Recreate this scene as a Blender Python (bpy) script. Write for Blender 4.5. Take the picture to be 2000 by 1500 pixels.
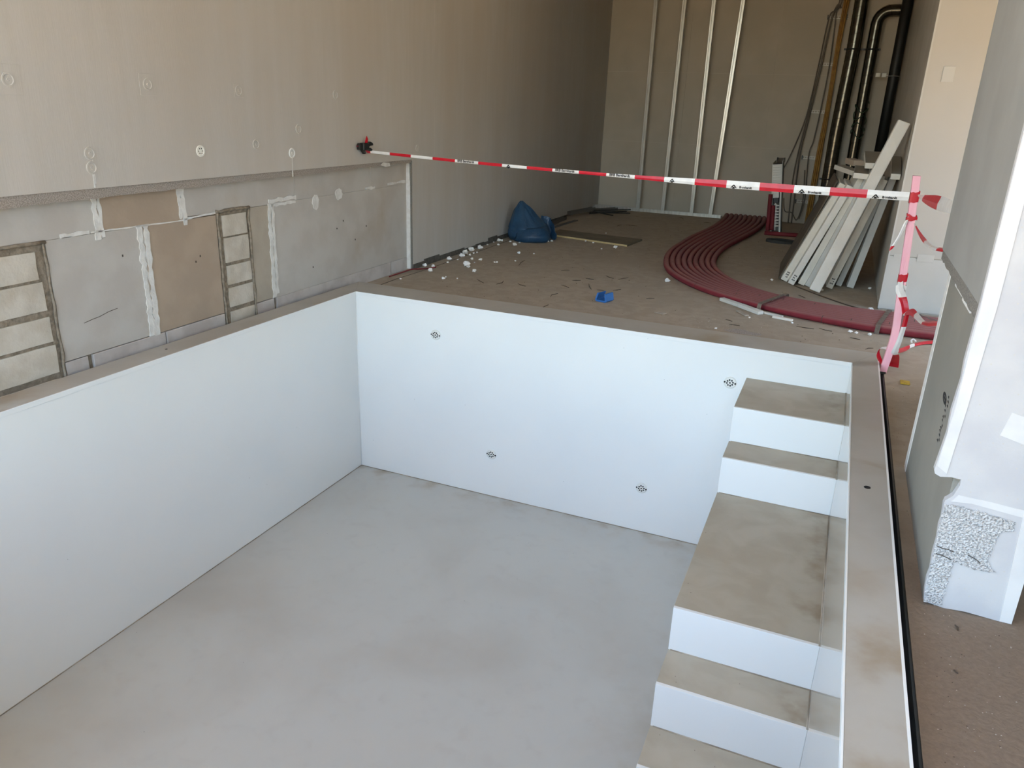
import bpy, bmesh, math, random
from mathutils import Vector, Matrix, noise
sc = bpy.context.scene
for o in list(bpy.data.objects): bpy.data.objects.remove(o)
col = sc.collection
random.seed(7)
R = math.radians
F = -0.06            # floor level; the pool rim's top is z = 0

# ------------------------------------------------------------------ camera
cam_d = bpy.data.cameras.new('camera'); cam = bpy.data.objects.new('camera', cam_d); col.objects.link(cam)
yaw, pitch, roll, fpx = 0.389695664, -0.345814540, -0.0389913321, 1503.22104
rot = Matrix.Rotation(yaw, 4, 'Z') @ Matrix.Rotation(pitch, 4, 'X') @ Matrix.Rotation(roll, 4, 'Y') @ Matrix.Rotation(math.pi/2, 4, 'X')
cam.matrix_world = Matrix.Translation((3.39033769, -4.97159294, 1.40340576)) @ rot
cam_d.sensor_width = 36.0; cam_d.lens = fpx/2000*36.0; cam_d.clip_start = 0.05; cam_d.clip_end = 300
sc.camera = cam
# ------------------------------------------------------------------ sky, sun, exposure
SUN_AZ, SUN_EL = R(80), R(56)      # direction towards the sun (from +x, counter-clockwise) and height
world = bpy.data.worlds.new('sky'); sc.world = world; world.use_nodes = True
wn = world.node_tree; wn.nodes.clear()
sky = wn.nodes.new('ShaderNodeTexSky'); sky.sky_type = 'NISHITA'; sky.sun_disc = False
sky.sun_elevation = SUN_EL; sky.sun_rotation = math.pi/2 - SUN_AZ; sky.altitude = 200; sky.air_density = 1.0; sky.dust_density = 5.0; sky.ozone_density = 1.0
bg = wn.nodes.new('ShaderNodeBackground'); bg.inputs['Strength'].default_value = 1.25
wo = wn.nodes.new('ShaderNodeOutputWorld')
haze = wn.nodes.new('ShaderNodeMix'); haze.data_type = 'RGBA'; haze.blend_type = 'MULTIPLY'; haze.inputs[0].default_value = 1.0; haze.inputs[7].default_value = (1.05, 1.02, 0.91, 1)   # thin bright haze over the whole sky
wn.links.new(sky.outputs[0], haze.inputs[6]); wn.links.new(haze.outputs[2], bg.inputs[0]); wn.links.new(bg.outputs[0], wo.inputs[0])
sun_d = bpy.data.lights.new('sun', 'SUN'); sun_d.energy = 5.6; sun_d.angle = R(0.6); sun_d.color = (1.0, 0.93, 0.82)
sun = bpy.data.objects.new('sun', sun_d); col.objects.link(sun)
sd = Vector((math.cos(SUN_AZ)*math.cos(SUN_EL), math.sin(SUN_AZ)*math.cos(SUN_EL), math.sin(SUN_EL)))
sun.rotation_euler = sd.to_track_quat('Z', 'Y').to_euler()
sun.location = (0, -12, 12)
sc.view_settings.view_transform = 'Standard'; sc.view_settings.look = 'None'
sc.view_settings.exposure = 0.63; sc.view_settings.gamma = 1.0; sc.view_settings.use_curve_mapping = False

# ------------------------------------------------------------------ helpers
def lin(c):
    return tuple((v/12.92 if v <= 0.04045 else ((v+0.055)/1.055)**2.4) for v in (x/255 for x in c))
def mat(name, c1, c2=None, scale=4.0, rough=0.7, bump=0.0, bscale=40.0, lo=0.35, hi=0.65, detail=6.0, metal=0.0, stretch=None,
        coat=0.0, c3=None, s3=1.2, lo3=0.5, hi3=0.75, dist=0.0, coords='Object', spec=0.5, speck=None, speck_scale=60.0, speck_t=0.08):
    m = bpy.data.materials.new(name); m.use_nodes = True
    nt = m.node_tree; N = nt.nodes; L = nt.links
    b = N['Principled BSDF']
    b.inputs['Roughness'].default_value = rough; b.inputs['Metallic'].default_value = metal
    b.inputs['Coat Weight'].default_value = coat; b.inputs['Coat Roughness'].default_value = 0.06
    b.inputs['Specular IOR Level'].default_value = spec
    tc = N.new('ShaderNodeTexCoord'); src = tc.outputs[coords]
    if stretch:
        mp = N.new('ShaderNodeMapping'); mp.inputs['Scale'].default_value = stretch
        L.new(src, mp.inputs[0]); src = mp.outputs[0]
    def nz(s, d=detail):
        n = N.new('ShaderNodeTexNoise'); n.inputs['Scale'].default_value = s; n.inputs['Detail'].default_value = d
        n.inputs['Distortion'].default_value = dist; L.new(src, n.inputs['Vector']); return n.outputs['Fac']
    def ramp(f, a, bb):
        r = N.new('ShaderNodeMapRange'); r.inputs[1].default_value = a; r.inputs[2].default_value = bb; r.interpolation_type = 'SMOOTHSTEP'
        L.new(f, r.inputs[0]); return r.outputs[0]
    def mix(f, A, B):
        x = N.new('ShaderNodeMix'); x.data_type = 'RGBA'; L.new(f, x.inputs[0])
        for i, v in ((6, A), (7, B)):
            if isinstance(v, tuple): x.inputs[i].default_value = (*v, 1)
            else: L.new(v, x.inputs[i])
        return x.outputs[2]
    cur = lin(c1)
    if c2: cur = mix(ramp(nz(scale), lo, hi), cur, lin(c2))
    if c3: cur = mix(ramp(nz(s3), lo3, hi3), cur, lin(c3))
    if speck:
        v = N.new('ShaderNodeTexVoronoi'); v.inputs['Scale'].default_value = speck_scale; L.new(src, v.inputs['Vector'])
        cur = mix(ramp(v.outputs['Distance'], speck_t*1.3, speck_t), cur, lin(speck))
    if isinstance(cur, tuple): b.inputs['Base Color'].default_value = (*cur, 1)
    else: L.new(cur, b.inputs['Base Color'])
    if bump:
        bp = N.new('ShaderNodeBump'); bp.inputs['Strength'].default_value = bump; bp.inputs['Distance'].default_value = 0.01
        L.new(nz(bscale, 4.0), bp.inputs['Height']); L.new(bp.outputs[0], b.inputs['Normal'])
    return m

class MB:
    def __init__(s): s.v = []; s.f = []; s.mi = []
    def add(s, vs, fs, mi=0):
        k = len(s.v); s.v += [tuple(p) for p in vs]
        for f in fs: s.f.append([i+k for i in f]); s.mi.append(mi)
        return s
    def box(s, x0, x1, y0, y1, z0, z1, mi=0):
        return s.add([(x0,y0,z0),(x1,y0,z0),(x1,y1,z0),(x0,y1,z0),(x0,y0,z1),(x1,y0,z1),(x1,y1,z1),(x0,y1,z1)],
                     [(3,2,1,0),(4,5,6,7),(0,1,5,4),(1,2,6,5),(2,3,7,6),(3,0,4,7)], mi)
    def hexa(s, bottom, top, mi=0):
        return s.add(list(bottom)+list(top), [(3,2,1,0),(4,5,6,7),(0,1,5,4),(1,2,6,5),(2,3,7,6),(3,0,4,7)], mi)
    def prism(s, poly, fn, d0, d1, mi=0):
        """poly: 2D outline; fn(a,b,d) gives the 3D point; extruded from d0 to d1"""
        n = len(poly)
        vs = [fn(a,b,d0) for a,b in poly]+[fn(a,b,d1) for a,b in poly]
        fs = [tuple(range(n)), tuple(range(2*n-1, n-1, -1))]+[(i, i+n, (i+1)%n+n, (i+1)%n) for i in range(n)]
        return s.add(vs, fs, mi)
    def tube(s, path, r, n=8, cap=True, mi=0, closed=False):
        P = [Vector(p) for p in path]; m = len(P)
        rs = r if isinstance(r, (list, tuple)) else [r]*m
        T = []
        for i in range(m):
            a = P[(i-1) % m] if closed else P[max(i-1, 0)]; b = P[(i+1) % m] if closed else P[min(i+1, m-1)]
            T.append((b-a).normalized())
        u = T[0].orthogonal().normalized(); vs = []
        for i in range(m):
            u = (u - T[i]*u.dot(T[i])); u = u.normalized() if u.length > 1e-6 else T[i].orthogonal().normalized()
            w = T[i].cross(u)
            for k in range(n):
                a = 2*math.pi*k/n; vs.append(P[i]+(u*math.cos(a)+w*math.sin(a))*rs[i])
        fs = []
        for i in range(m if closed else m-1):
            j = (i+1) % m
            for k in range(n): fs.append((i*n+k, i*n+(k+1)%n, j*n+(k+1)%n, j*n+k))
        if cap and not closed: fs += [tuple(range(n-1, -1, -1)), tuple(range((m-1)*n, m*n))]
        return s.add(vs, fs, mi)
    def build(s, name, mats, parent=None, smooth=False, bevel=0.0, loc=None, rotz=None, recalc=True):
        me = bpy.data.meshes.new(name); 
        off = Vector(loc) if loc else Vector((0,0,0))
        me.from_pydata([tuple(Vector(v)-off) for v in s.v] if loc else s.v, [], s.f)
        if not isinstance(mats, (list, tuple)): mats = [mats]
        for m in mats: me.materials.append(m)
        for p, i in zip(me.polygons, s.mi): p.material_index = i; p.use_smooth = smooth
        if recalc:
            bm = bmesh.new(); bm.from_mesh(me); bmesh.ops.recalc_face_normals(bm, faces=bm.faces); bm.to_mesh(me); bm.free()
        o = bpy.data.objects.new(name, me); col.objects.link(o)
        if loc: o.location = loc
        if parent: 
            o.parent = parent
            if loc and parent.location.length: o.location = Vector(loc)-parent.location
        if bevel:
            b = o.modifiers.new('bevel', 'BEVEL'); b.width = bevel; b.segments = 2; b.limit_method = 'ANGLE'; b.angle_limit = R(40)
        return o
def tag(o, label, cat, group=None, kind=None):
    if label: o['label'] = label
    if cat: o['category'] = cat
    if group: o['group'] = group
    if kind: o['kind'] = kind
    return o
def empty(name, loc=(0,0,0)):
    o = bpy.data.objects.new(name, None); col.objects.link(o); o.location = loc; o.empty_display_size = 0.1; return o
def catmull(P, k=6, closed=False):
    P = [Vector(p) for p in P]; n = len(P); out = []
    for i in range(n if closed else n-1):
        if closed: a, b, c, d = P[(i-1)%n], P[i], P[(i+1)%n], P[(i+2)%n]
        else: a, b, c, d = P[max(i-1,0)], P[i], P[i+1], P[min(i+2,n-1)]
        for j in range(k):
            t = j/k
            out.append(0.5*((2*b)+(c-a)*t+(2*a-5*b+4*c-d)*t*t+(3*b-a-3*c+d)*t**3))
    if not closed: out.append(P[-1])
    return out
def resample(P, n):
    P = [Vector(p) for p in P]; d = [0]
    for a, b in zip(P, P[1:]): d.append(d[-1]+(b-a).length)
    out = []; j = 0
    for i in range(n):
        t = d[-1]*i/(n-1)
        while j < len(P)-2 and d[j+1] < t: j += 1
        q = (t-d[j])/max(d[j+1]-d[j], 1e-9); out.append(P[j].lerp(P[j+1], min(max(q,0),1)))
    return out

# ------------------------------------------------------------------ materials
M = {}
M['plaster'] = mat('grey plaster', (187,184,179), (183,180,174), 3.0, 0.85, 0.08, 26, stretch=(1,5,0.5), c3=(181,175,166), s3=0.5, lo3=.3, hi3=.8)
M['plaster_warm'] = mat('plasterboard', (186,177,162), (178,169,153), 2.0, 0.85, 0.04, 60, c3=(184,174,158), s3=0.6)
M['joint_soft'] = mat('soft board joint', (196,188,174), None, rough=0.85)
M['filler'] = mat('joint filler', (218,217,213), (204,202,197), 18, 0.85, 0.3, 60)
M['eps_grey'] = mat('grey foam edge', (138,130,122), (168,160,152), 160, 0.9, 0.5, 220, lo=.4, hi=.6)
M['eps_dark'] = mat('dark grey foam edge', (112,108,101), (134,130,123), 160, 0.9, 0.4, 220, lo=.4, hi=.6)
M['edge_felt'] = mat('dark edge felt', (92,87,80), (76,72,66), 30, 0.95, 0.3, 60)
M['panel_mix'] = mat('beige grey board', (172,164,150), (164,155,141), 5, 0.85, 0.06, 60)
M['panel_grey'] = mat('grey board', (183,180,174), (176,171,164), 5, 0.85, 0.06, 60, c3=(168,157,142), s3=2.0, lo3=.55, hi3=.8)
M['panel_tan'] = mat('tan board', (168,152,134), (160,144,127), 5, 0.85, 0.06, 60)
M['block_pale'] = mat('pale base block', (188,183,179), (174,167,162), 8, 0.9, 0.15, 60)
M['brick'] = mat('sand-lime brick', (196,190,178), (184,176,162), 9, 0.9, 0.2, 70, c3=(176,167,150), s3=6, lo3=.5, hi3=.8)
M['mortar'] = mat('rough mortar', (142,131,115), (120,109,94), 40, 0.95, 0.5, 70)
M['mortar_dark'] = mat('dark joint', (74,66,58), None, rough=0.95)
M['white_trim'] = mat('white foam strip', (222,220,216), (212,208,202), 30, 0.8, 0.15, 120)
M['render_white'] = mat('white render', (192,191,191), (184,183,185), 6, 0.85, 0.12, 80, speck=(190,186,180), speck_scale=46, speck_t=0.10)
M['render_strip'] = mat('corner profile render', (212,211,209), (204,203,202), 8, 0.8, 0.08, 60)
M['bead_rough'] = mat('torn white foam beads', (208,207,206), (158,157,156), 170, 0.9, 1.0, 160, lo=.46, hi=.60)
M['column_render'] = mat('column foot render', (191,188,182), (187,184,177), 5, 0.85, 0.08, 50)
M['pillar_grey'] = mat('grey cladding board', (150,150,146), (142,142,138), 3, 0.8, 0.05, 40)
M['pillar_low'] = mat('grey lower board', (142,138,128), (134,131,122), 3, 0.8, 0.04, 40)
M['column_side'] = mat('grey shaft board', (184,178,168), (176,170,159), 3, 0.85)
M['ceiling'] = mat('ceiling board', (205,198,186), (196,188,176), 2, 0.9)
M['floor'] = mat('dusty screed', (167,155,138), (157,145,128), 11.0, 0.9, 0.25, 45, c3=(158,146,129), s3=1.1, lo3=.45, hi3=.75, dist=0.6, speck=(110,98,84), speck_scale=14, speck_t=0.04)
def ground_dirt(m):
    # darker trodden dirt beside the pool, in front of the pillar
    nt=m.node_tree; N=nt.nodes; L=nt.links; b=N['Principled BSDF']; src=b.inputs['Base Color'].links[0].from_socket
    tc=N.new('ShaderNodeTexCoord'); sp=N.new('ShaderNodeSeparateXYZ'); L.new(tc.outputs['Object'],sp.inputs[0])
    nz=N.new('ShaderNodeTexNoise'); nz.inputs['Scale'].default_value=5.0; nz.inputs['Detail'].default_value=8; L.new(tc.outputs['Object'],nz.inputs[0])
    ma=N.new('ShaderNodeMath'); ma.operation='MULTIPLY_ADD'; ma.inputs[1].default_value=1.2; L.new(nz.outputs['Fac'],ma.inputs[0]); L.new(sp.outputs['Y'],ma.inputs[2])
    r=N.new('ShaderNodeMapRange'); r.interpolation_type='SMOOTHSTEP'; r.inputs[1].default_value=-0.4; r.inputs[2].default_value=-2.2; L.new(ma.outputs[0],r.inputs[0])
    n2=N.new('ShaderNodeTexNoise'); n2.inputs['Scale'].default_value=75.0; n2.inputs['Detail'].default_value=9; n2.inputs['Roughness'].default_value=.7; L.new(tc.outputs['Object'],n2.inputs[0])
    r2=N.new('ShaderNodeMapRange'); r2.inputs[1].default_value=.3; r2.inputs[2].default_value=.7; L.new(n2.outputs['Fac'],r2.inputs[0])
    d=N.new('ShaderNodeMix'); d.data_type='RGBA'; d.inputs[6].default_value=(*lin((114,99,84)),1); d.inputs[7].default_value=(*lin((130,114,98)),1); L.new(r2.outputs[0],d.inputs[0])
    x=N.new('ShaderNodeMix'); x.data_type='RGBA'; L.new(r.outputs[0],x.inputs[0]); L.new(src,x.inputs[6]); L.new(d.outputs[2],x.inputs[7]); L.new(x.outputs[2],b.inputs['Base Color'])
ground_dirt(M['floor'])
M['pit'] = mat('dark gap', (40,42,44), (26,26,28), 20, 0.9)
M['ground'] = mat('sunlit gravel yard', (200,176,136), (182,158,120), 3, 0.95)
def pool_white():
    m = mat('white pool panel', (234,234,230), (230,231,228), 1.0, 0.35, 0, coat=0.25, speck=(120,110,100), speck_scale=7.0, speck_t=0.012)
    return m
M['pool'] = pool_white()
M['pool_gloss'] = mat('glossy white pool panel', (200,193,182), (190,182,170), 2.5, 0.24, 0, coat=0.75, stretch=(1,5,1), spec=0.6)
M['pool_floor'] = mat('dusty pool floor', (190,191,186), (185,185,180), 9.0, 0.5, 0.0, lo=.5, hi=.8, c3=(178,175,167), s3=1.1, lo3=.42, hi3=.8, dist=0.4, coat=0.08, speck=(96,90,84), speck_scale=9.0, speck_t=0.016)
M['tread'] = mat('dirty step tread', (176,169,152), (166,157,139), 5.0, 0.55, 0.0, c3=(152,140,120), s3=2.2, lo3=.5, hi3=.85, dist=0.5, coat=0.05, speck=(104,94,82), speck_scale=16.0, speck_t=0.03)
M['rim'] = mat('dusty pool rim', (173,169,160), (166,160,149), 2.2, 0.55, 0.0, c3=(152,138,116), s3=2.0, lo3=.58, hi3=.8, dist=0.8, coat=0.12)
def edge_dirt(m, axis, a, b_, col_, sc, mx=.8):
    # dirt washed into the corner along one edge, broken up by noise
    nt=m.node_tree; N=nt.nodes; L=nt.links; b=N['Principled BSDF']; src=b.inputs['Base Color'].links[0].from_socket
    tc=N.new('ShaderNodeTexCoord'); sp=N.new('ShaderNodeSeparateXYZ'); L.new(tc.outputs['Object'],sp.inputs[0])
    r=N.new('ShaderNodeMapRange'); r.interpolation_type='SMOOTHSTEP'; r.inputs[1].default_value=a; r.inputs[2].default_value=b_; L.new(sp.outputs[axis],r.inputs[0])
    nz=N.new('ShaderNodeTexNoise'); nz.inputs['Scale'].default_value=sc; nz.inputs['Detail'].default_value=8; L.new(tc.outputs['Object'],nz.inputs[0])
    r2=N.new('ShaderNodeMapRange'); r2.interpolation_type='SMOOTHSTEP'; r2.inputs[1].default_value=.42; r2.inputs[2].default_value=.72; r2.inputs[4].default_value=mx; L.new(nz.outputs['Fac'],r2.inputs[0])
    mu=N.new('ShaderNodeMath'); mu.operation='MULTIPLY'; L.new(r.outputs[0],mu.inputs[0]); L.new(r2.outputs[0],mu.inputs[1])
    x=N.new('ShaderNodeMix'); x.data_type='RGBA'; L.new(mu.outputs[0],x.inputs[0]); L.new(src,x.inputs[6]); x.inputs[7].default_value=(*lin(col_),1); L.new(x.outputs[2],b.inputs['Base Color'])
edge_dirt(M['tread'],'X',3.38,3.60,(128,110,84),7.0,.75)
edge_dirt(M['rim'],'Y',-2.3,-3.0,(140,118,88),4.0,.8)
edge_dirt(M['pool_floor'],'Y',-.22,0.0,(164,152,134),6.0,.9)
edge_dirt(M['pool_floor'],'X',2.55,3.0,(170,163,148),5.0,.6)
M['seam'] = mat('dirty weld seam', (172,160,142), (136,122,104), 6, 0.8)
M['black'] = mat('black plastic', (26,28,28), None, rough=0.45)
M['hole'] = mat('dark hole', (24,22,22), None, rough=0.9)
M['galv'] = mat('galvanised steel', (214,212,206), (196,194,188), 30, 0.28, metal=0.65, stretch=(1,1,0.1))
M['duct'] = mat('spiral duct steel', (112,107,97), (98,93,84), 14, 0.20, metal=0.95)
M['black_pipe'] = mat('black soil pipe', (16,15,14), None, rough=0.5)
M['white_plastic'] = mat('white plastic clip', (224,222,214), None, rough=0.5)
M['cable_y'] = mat('yellow conduit', (150,108,34), (132,92,26), 20, 0.5)
M['cable_g'] = mat('grey cable', (96,88,78), None, rough=0.6)
M['cable_green'] = mat('green wire', (40,66,40), None, rough=0.5)
M['red_foam'] = mat('dark red pipe insulation', (126,36,46), (116,32,42), 10, 0.85, 0.2, 120)
def dust_shade(m, col_, lo, hi):
    nt=m.node_tree; b=nt.nodes['Principled BSDF']; g=nt.nodes.new('ShaderNodeNewGeometry'); sx=nt.nodes.new('ShaderNodeSeparateXYZ'); nt.links.new(g.outputs['Normal'],sx.inputs[0])
    r=nt.nodes.new('ShaderNodeMapRange'); r.inputs[1].default_value=lo; r.inputs[2].default_value=hi; nt.links.new(sx.outputs['Z'],r.inputs[0])
    x=nt.nodes.new('ShaderNodeMix'); x.data_type='RGBA'; nt.links.new(r.outputs[0],x.inputs[0])
    src=b.inputs['Base Color'].links[0].from_socket if b.inputs['Base Color'].links else None
    if src: nt.links.new(src,x.inputs[6])
    else: x.inputs[6].default_value=b.inputs['Base Color'].default_value
    x.inputs[7].default_value=(*lin(col_),1); nt.links.new(x.outputs[2],b.inputs['Base Color'])
dust_shade(M['red_foam'],(142,95,91),.38,.96)
M['red_dark'] = mat('red insulation sleeve', (112,26,36), None, rough=0.7)
M['strap'] = mat('grey brown strap', (116,104,92), (96,84,74), 30, 0.7)
M['eps'] = mat('white foam board', (224,220,208), (214,209,196), 5, 0.85, 0.12, 140, c3=(204,196,182), s3=3, lo3=.5, hi3=.8)
M['eps_cool'] = mat('bright white foam board', (230,226,217), (221,217,207), 5, 0.85, 0.12, 140, speck=(180,172,160), speck_scale=40, speck_t=0.06)
M['eps_grey2'] = mat('pale grey foam board', (205,204,197), (196,195,187), 5, 0.85, 0.1, 140)
M['ink'] = mat('black ink', (24,22,22), None, rough=0.8)
M['pink'] = mat('pink painted batten', (255,196,206), (250,184,198), 6, 0.7, 0.15, 60, stretch=(4,4,0.5))
M['pink_top'] = mat('sawn batten end', (176,150,146), None, rough=0.9)
M['tape_red'] = mat('red tape film', (200,16,40), (188,14,36), 20, 0.35)
M['tape_white'] = mat('white tape film', (232,230,226), (224,221,216), 20, 0.35)
M['bag'] = mat('blue plastic sack', (42,76,106), (33,64,92), 4, 0.42, 0.7, 15, dist=1.2)
M['blue'] = mat('blue plastic', (46,106,172), None, rough=0.5)
M['wood_edge'] = mat('plywood edge', (196,176,128), (184,162,116), 30, 0.8)
M['ply_top'] = mat('dirty plywood top', (118,110,94), (104,96,82), 5, 0.85)
M['crumb'] = mat('white foam crumb', (236,234,230), None, rough=0.9)
M['splinter'] = mat('dark splinter', (88,74,60), (70,58,47), 30, 0.9)
M['yellow'] = mat('yellow sponge scrap', (196,164,60), (176,144,50), 40, 0.8)
M['chip'] = mat('beige tile chip', (170,160,146), (160,150,136), 20, 0.8)
M['rust'] = mat('dark steel scrap', (58,52,46), (44,40,36), 20, 0.6, metal=0.3)
M['cab_grey'] = mat('grey sheet steel', (120,118,114), None, rough=0.45, metal=0.5)
M['rubber'] = mat('black rubber', (38,38,36), (54,52,48), 12, 0.8)

for k_,src_ in (('eps_d',(222,217,205)),('eps_d2',(184,178,166))):
    M[k_]=mat('dusty shaded foam slab',src_,None,rough=.85,bump=.1,bscale=120); dust_shade(M[k_],(132,124,110),.3,.8)  # slab tops are dirty and also carry their shade in this colour
# ------------------------------------------------------------------ setting: floor, yard, ceiling
X0, X1, Y0, YB, ZC = -0.5, 6.6, -5.2, 7.28, 4.1
HX0, HX1, HY0, HY1 = -0.29, 3.792, -4.62, 0.30      # the pit the pool stands in
fl = MB()
for a in ((X0,HX0,Y0,YB+.2),(HX0,HX1,HY1,YB+.2),(HX1,X1,Y0,YB+.2),(HX0,HX1,Y0,HY0)): fl.box(a[0],a[1],a[2],a[3],F-0.18,F)
floor = fl.build('floor', M['floor']); tag(floor, None, None, kind='structure')
pit = MB()
pit.box(HX0-.05,HX0,HY0,HY1,-1.75,F-0.18); pit.box(HX1,HX1+.05,HY0,HY1,-1.75,F-0.18)
pit.box(HX0,HX1,HY0-.05,HY0,-1.75,F-0.18); pit.box(HX0,HX1,HY1,HY1+.05,-1.75,F-0.18); pit.box(HX0-.05,HX1+.05,HY0-.05,HY1+.05,-1.80,-1.75)
pit.build('trim_1', M['pit'])['kind'] = 'structure'
lin_=MB(); lin_.box(HX1-.008,HX1,HY0,HY1,-.6,F-.004); lin_.build('edge_liner', M['black'], floor)
# dark joint between the screed and its edge strip, along the left wall
j = MB()
pts = [(-0.10,0.32),(-0.115,0.8),(-0.092,1.4),(-0.105,2.0),(-0.098,2.6),(-0.11,3.4),(-0.11,5.0)]
for (xa,ya),(xb,yb) in zip(pts, pts[1:]):
    j.hexa([(xa-.004,ya,F-.01),(xa+.004,ya,F-.01),(xb+.004,yb,F-.01),(xb-.004,yb,F-.01)],[(xa-.004,ya,F+.0015),(xa+.004,ya,F+.0015),(xb+.004,yb,F+.0015),(xb-.004,yb,F+.0015)])
j.build('edge_joint', M['mortar_dark'], floor)
g = MB(); g.box(-40,40,-60,Y0-0.02,F-0.3,F-0.06); g.box(X1+.02,40,Y0-.02,20,F-0.3,F-0.06); g.box(-40,X0-.02,Y0-.02,20,F-0.3,F-0.06)
g.build('ground', M['ground'])['kind'] = 'structure'
ROOF_Y = -6.4
cl = MB(); cl.box(-0.7, X1, ROOF_Y, YB+.3, ZC, ZC+0.25); cl.build('ceiling', M['ceiling'])['kind'] = 'structure'

# ------------------------------------------------------------------ left wall (own frame: x out of the wall, y along it, z up)
YW0 = -3.15
wl = MB(); wl.box(-0.40,-0.068,YW0,YB+.3,F-0.1,ZC+.2)
wall_left = wl.build('wall_left', M['mortar']); wall_left['kind'] = 'structure'
wall_left.location = (-0.193,0,0); wall_left.rotation_euler = (0,0,0.0095)
def wchild(mb, name, m, bevel=0.0, smooth=False):
    o = mb.build(name, m, None, smooth=smooth, bevel=bevel); o.parent = wall_left; return o
ZU = 0.927; YE = 1.24                     # lower edge of the upper plaster; end of the cut-out strip
for (ya,yb,za,zb,dx) in ((YW0,-2.9,ZU,ZC,0),(-2.9,-0.416,ZU,1.88,0.0006),(-0.416,YE,ZU,1.90,0.0002),(-2.9,-0.416,1.88,ZC,0.0009),(-0.416,YE,1.90,ZC,.0008),
                         (YE,1.66,F+.03,ZC,0.0002),(1.66,5.06,F+.03,0.955,0.0),(5.06,YB+.2,F+.03,0.955,0.0005),(1.66,5.06,0.955,ZC,0.001),(5.06,YB+.2,0.955,ZC,0.0014)):
    b = MB(); b.box(-0.06,dx,ya,yb,za,zb); wchild(b,'plaster_panel',M['plaster'])
# foam edge showing under the plaster: ragged strip
def ragged(y0,y1,z0a,z0b,z1,d0,d1,amp,n,seed):
    rnd = random.Random(seed); b = MB(); top=[];bot=[]
    for i in range(n+1):
        t=i/n; y=y0+(y1-y0)*t
        bot.append((y,z0a+(z0b-z0a)*t+rnd.uniform(-amp,amp))); top.append((y,z1))
    for i in range(n):
        (ya,za),(yb,zb)=bot[i],bot[i+1]
        b.hexa([(d0,ya,za),(d1,ya,za),(d1,yb,zb),(d0,yb,zb)],[(d0,ya,z1),(d1,ya,z1),(d1,yb,z1),(d0,yb,z1)])
    return b
wchild(ragged(YW0,YE,0.868,0.899,ZU-.001,-0.066,-0.006,0.003,60,3),'foam_edge',M['eps_grey'])
b=MB(); b.box(-0.014,-0.001,YE-.016,YE-.002,F,ZU-.01); wchild(b,'foam_edge',M['eps_dark'])
b=MB()
zs=[F+.005]+[F+.005+k*0.05 for k in range(1,19)]+[0.895]
rnd=random.Random(5)
for za,zb in zip(zs,zs[1:]):
    w=0.014+(rnd.uniform(0,0.006) if za>0.72 else 0)
    b.box(-0.068,-w,YE-.02,YE-.004,za,zb)
wchild(b,'white_reveal_strip',M['white_trim'])
# ragged dark edge strip at the foot of the wall beyond the cut-out
b=MB(); rnd=random.Random(11); y=YE
while y<5.2:
    w=rnd.uniform(0.10,0.34); h=rnd.choice([0.012,0.02,0.035,0.045,0.028]); b.box(0.0,0.010,y,y+w,F-.005,F+.03+h-.012); y+=w
wchild(b,'edge_strip',M['edge_felt'])
# recessed lower wall: boards, brick piers, base blocks
def panel(y0,y1,z0,z1,m,d=-0.052,name='board',bev=0.0006):
    b=MB(); b.box(-0.075,d+random.uniform(-.0012,.0012),y0+.0008,y1-.0008,z0+.0006,z1-.0006); return wchild(b,name,M[m],bevel=bev)
ZT=0.925; ZM=0.697; ZB=0.058
panel(YW0,-2.021,.6925,ZT,'panel_grey'); panel(-2.021,-1.436,.6925,ZT,'panel_tan',-.051); panel(-1.436,-0.373,.7075,ZT,'panel_grey',-.0535)
panel(-0.373,0.633,.7128,ZT,'panel_grey',-.0515); panel(0.633,YE-.02,.7128,ZT,'panel_grey',-.0515)
panel(-2.345,-1.740,ZB,.692,'panel_grey'); panel(-1.740,-1.165,ZB,.692,'panel_tan'); panel(-0.855,-0.640,ZB,.707,'panel_mix',-.0525)
panel(-0.640,YE-.02,ZB-.004,.713,'panel_grey',-.0515); panel(YW0,-2.95,ZB,.692,'panel_grey')
for (ya,yb) in ((-2.345,-2.205),(-2.175,-1.668),(-1.662,-1.165),(-0.855,-0.668),(-0.636,0.93),(0.945,YE-.02)):
    panel(ya,yb,F-.16,ZB-.004,'block_pale',-.050,'base_block',0.004)
def bumpy_slab(y0,y1,z0,z1,d0,amp,ny,nz,fs=14.0,seed=0):
    b=MB(); vs=[]
    for i in range(ny+1):
        for k in range(nz+1):
            y=y0+(y1-y0)*i/ny; z=z0+(z1-z0)*k/nz
            q=noise.noise(Vector((y*fs,z*fs,seed*3.1)))*amp
            e=0.5*amp if (i in (0,ny) or k in (0,nz)) else 0
            vs.append((d0+q-e,y,z))
    fs_=[(i*(nz+1)+k,(i+1)*(nz+1)+k,(i+1)*(nz+1)+k+1,i*(nz+1)+k+1) for i in range(ny) for k in range(nz)]
    b.add(vs,fs_)
    n=len(vs); back=[(-0.08,v[1],v[2]) for v in vs]
    # rim to the back
    loop=[i*(nz+1) for i in range(ny+1)]+[ny*(nz+1)+k for k in range(1,nz+1)]+[i*(nz+1)+nz for i in range(ny-1,-1,-1)]+[k for k in range(nz-1,0,-1)]
    b.add([vs[i] for i in loop]+[back[i] for i in loop],[(i,(i+1)%len(loop),(i+1)%len(loop)+len(loop),i+len(loop)) for i in range(len(loop))])
    return b
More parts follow.
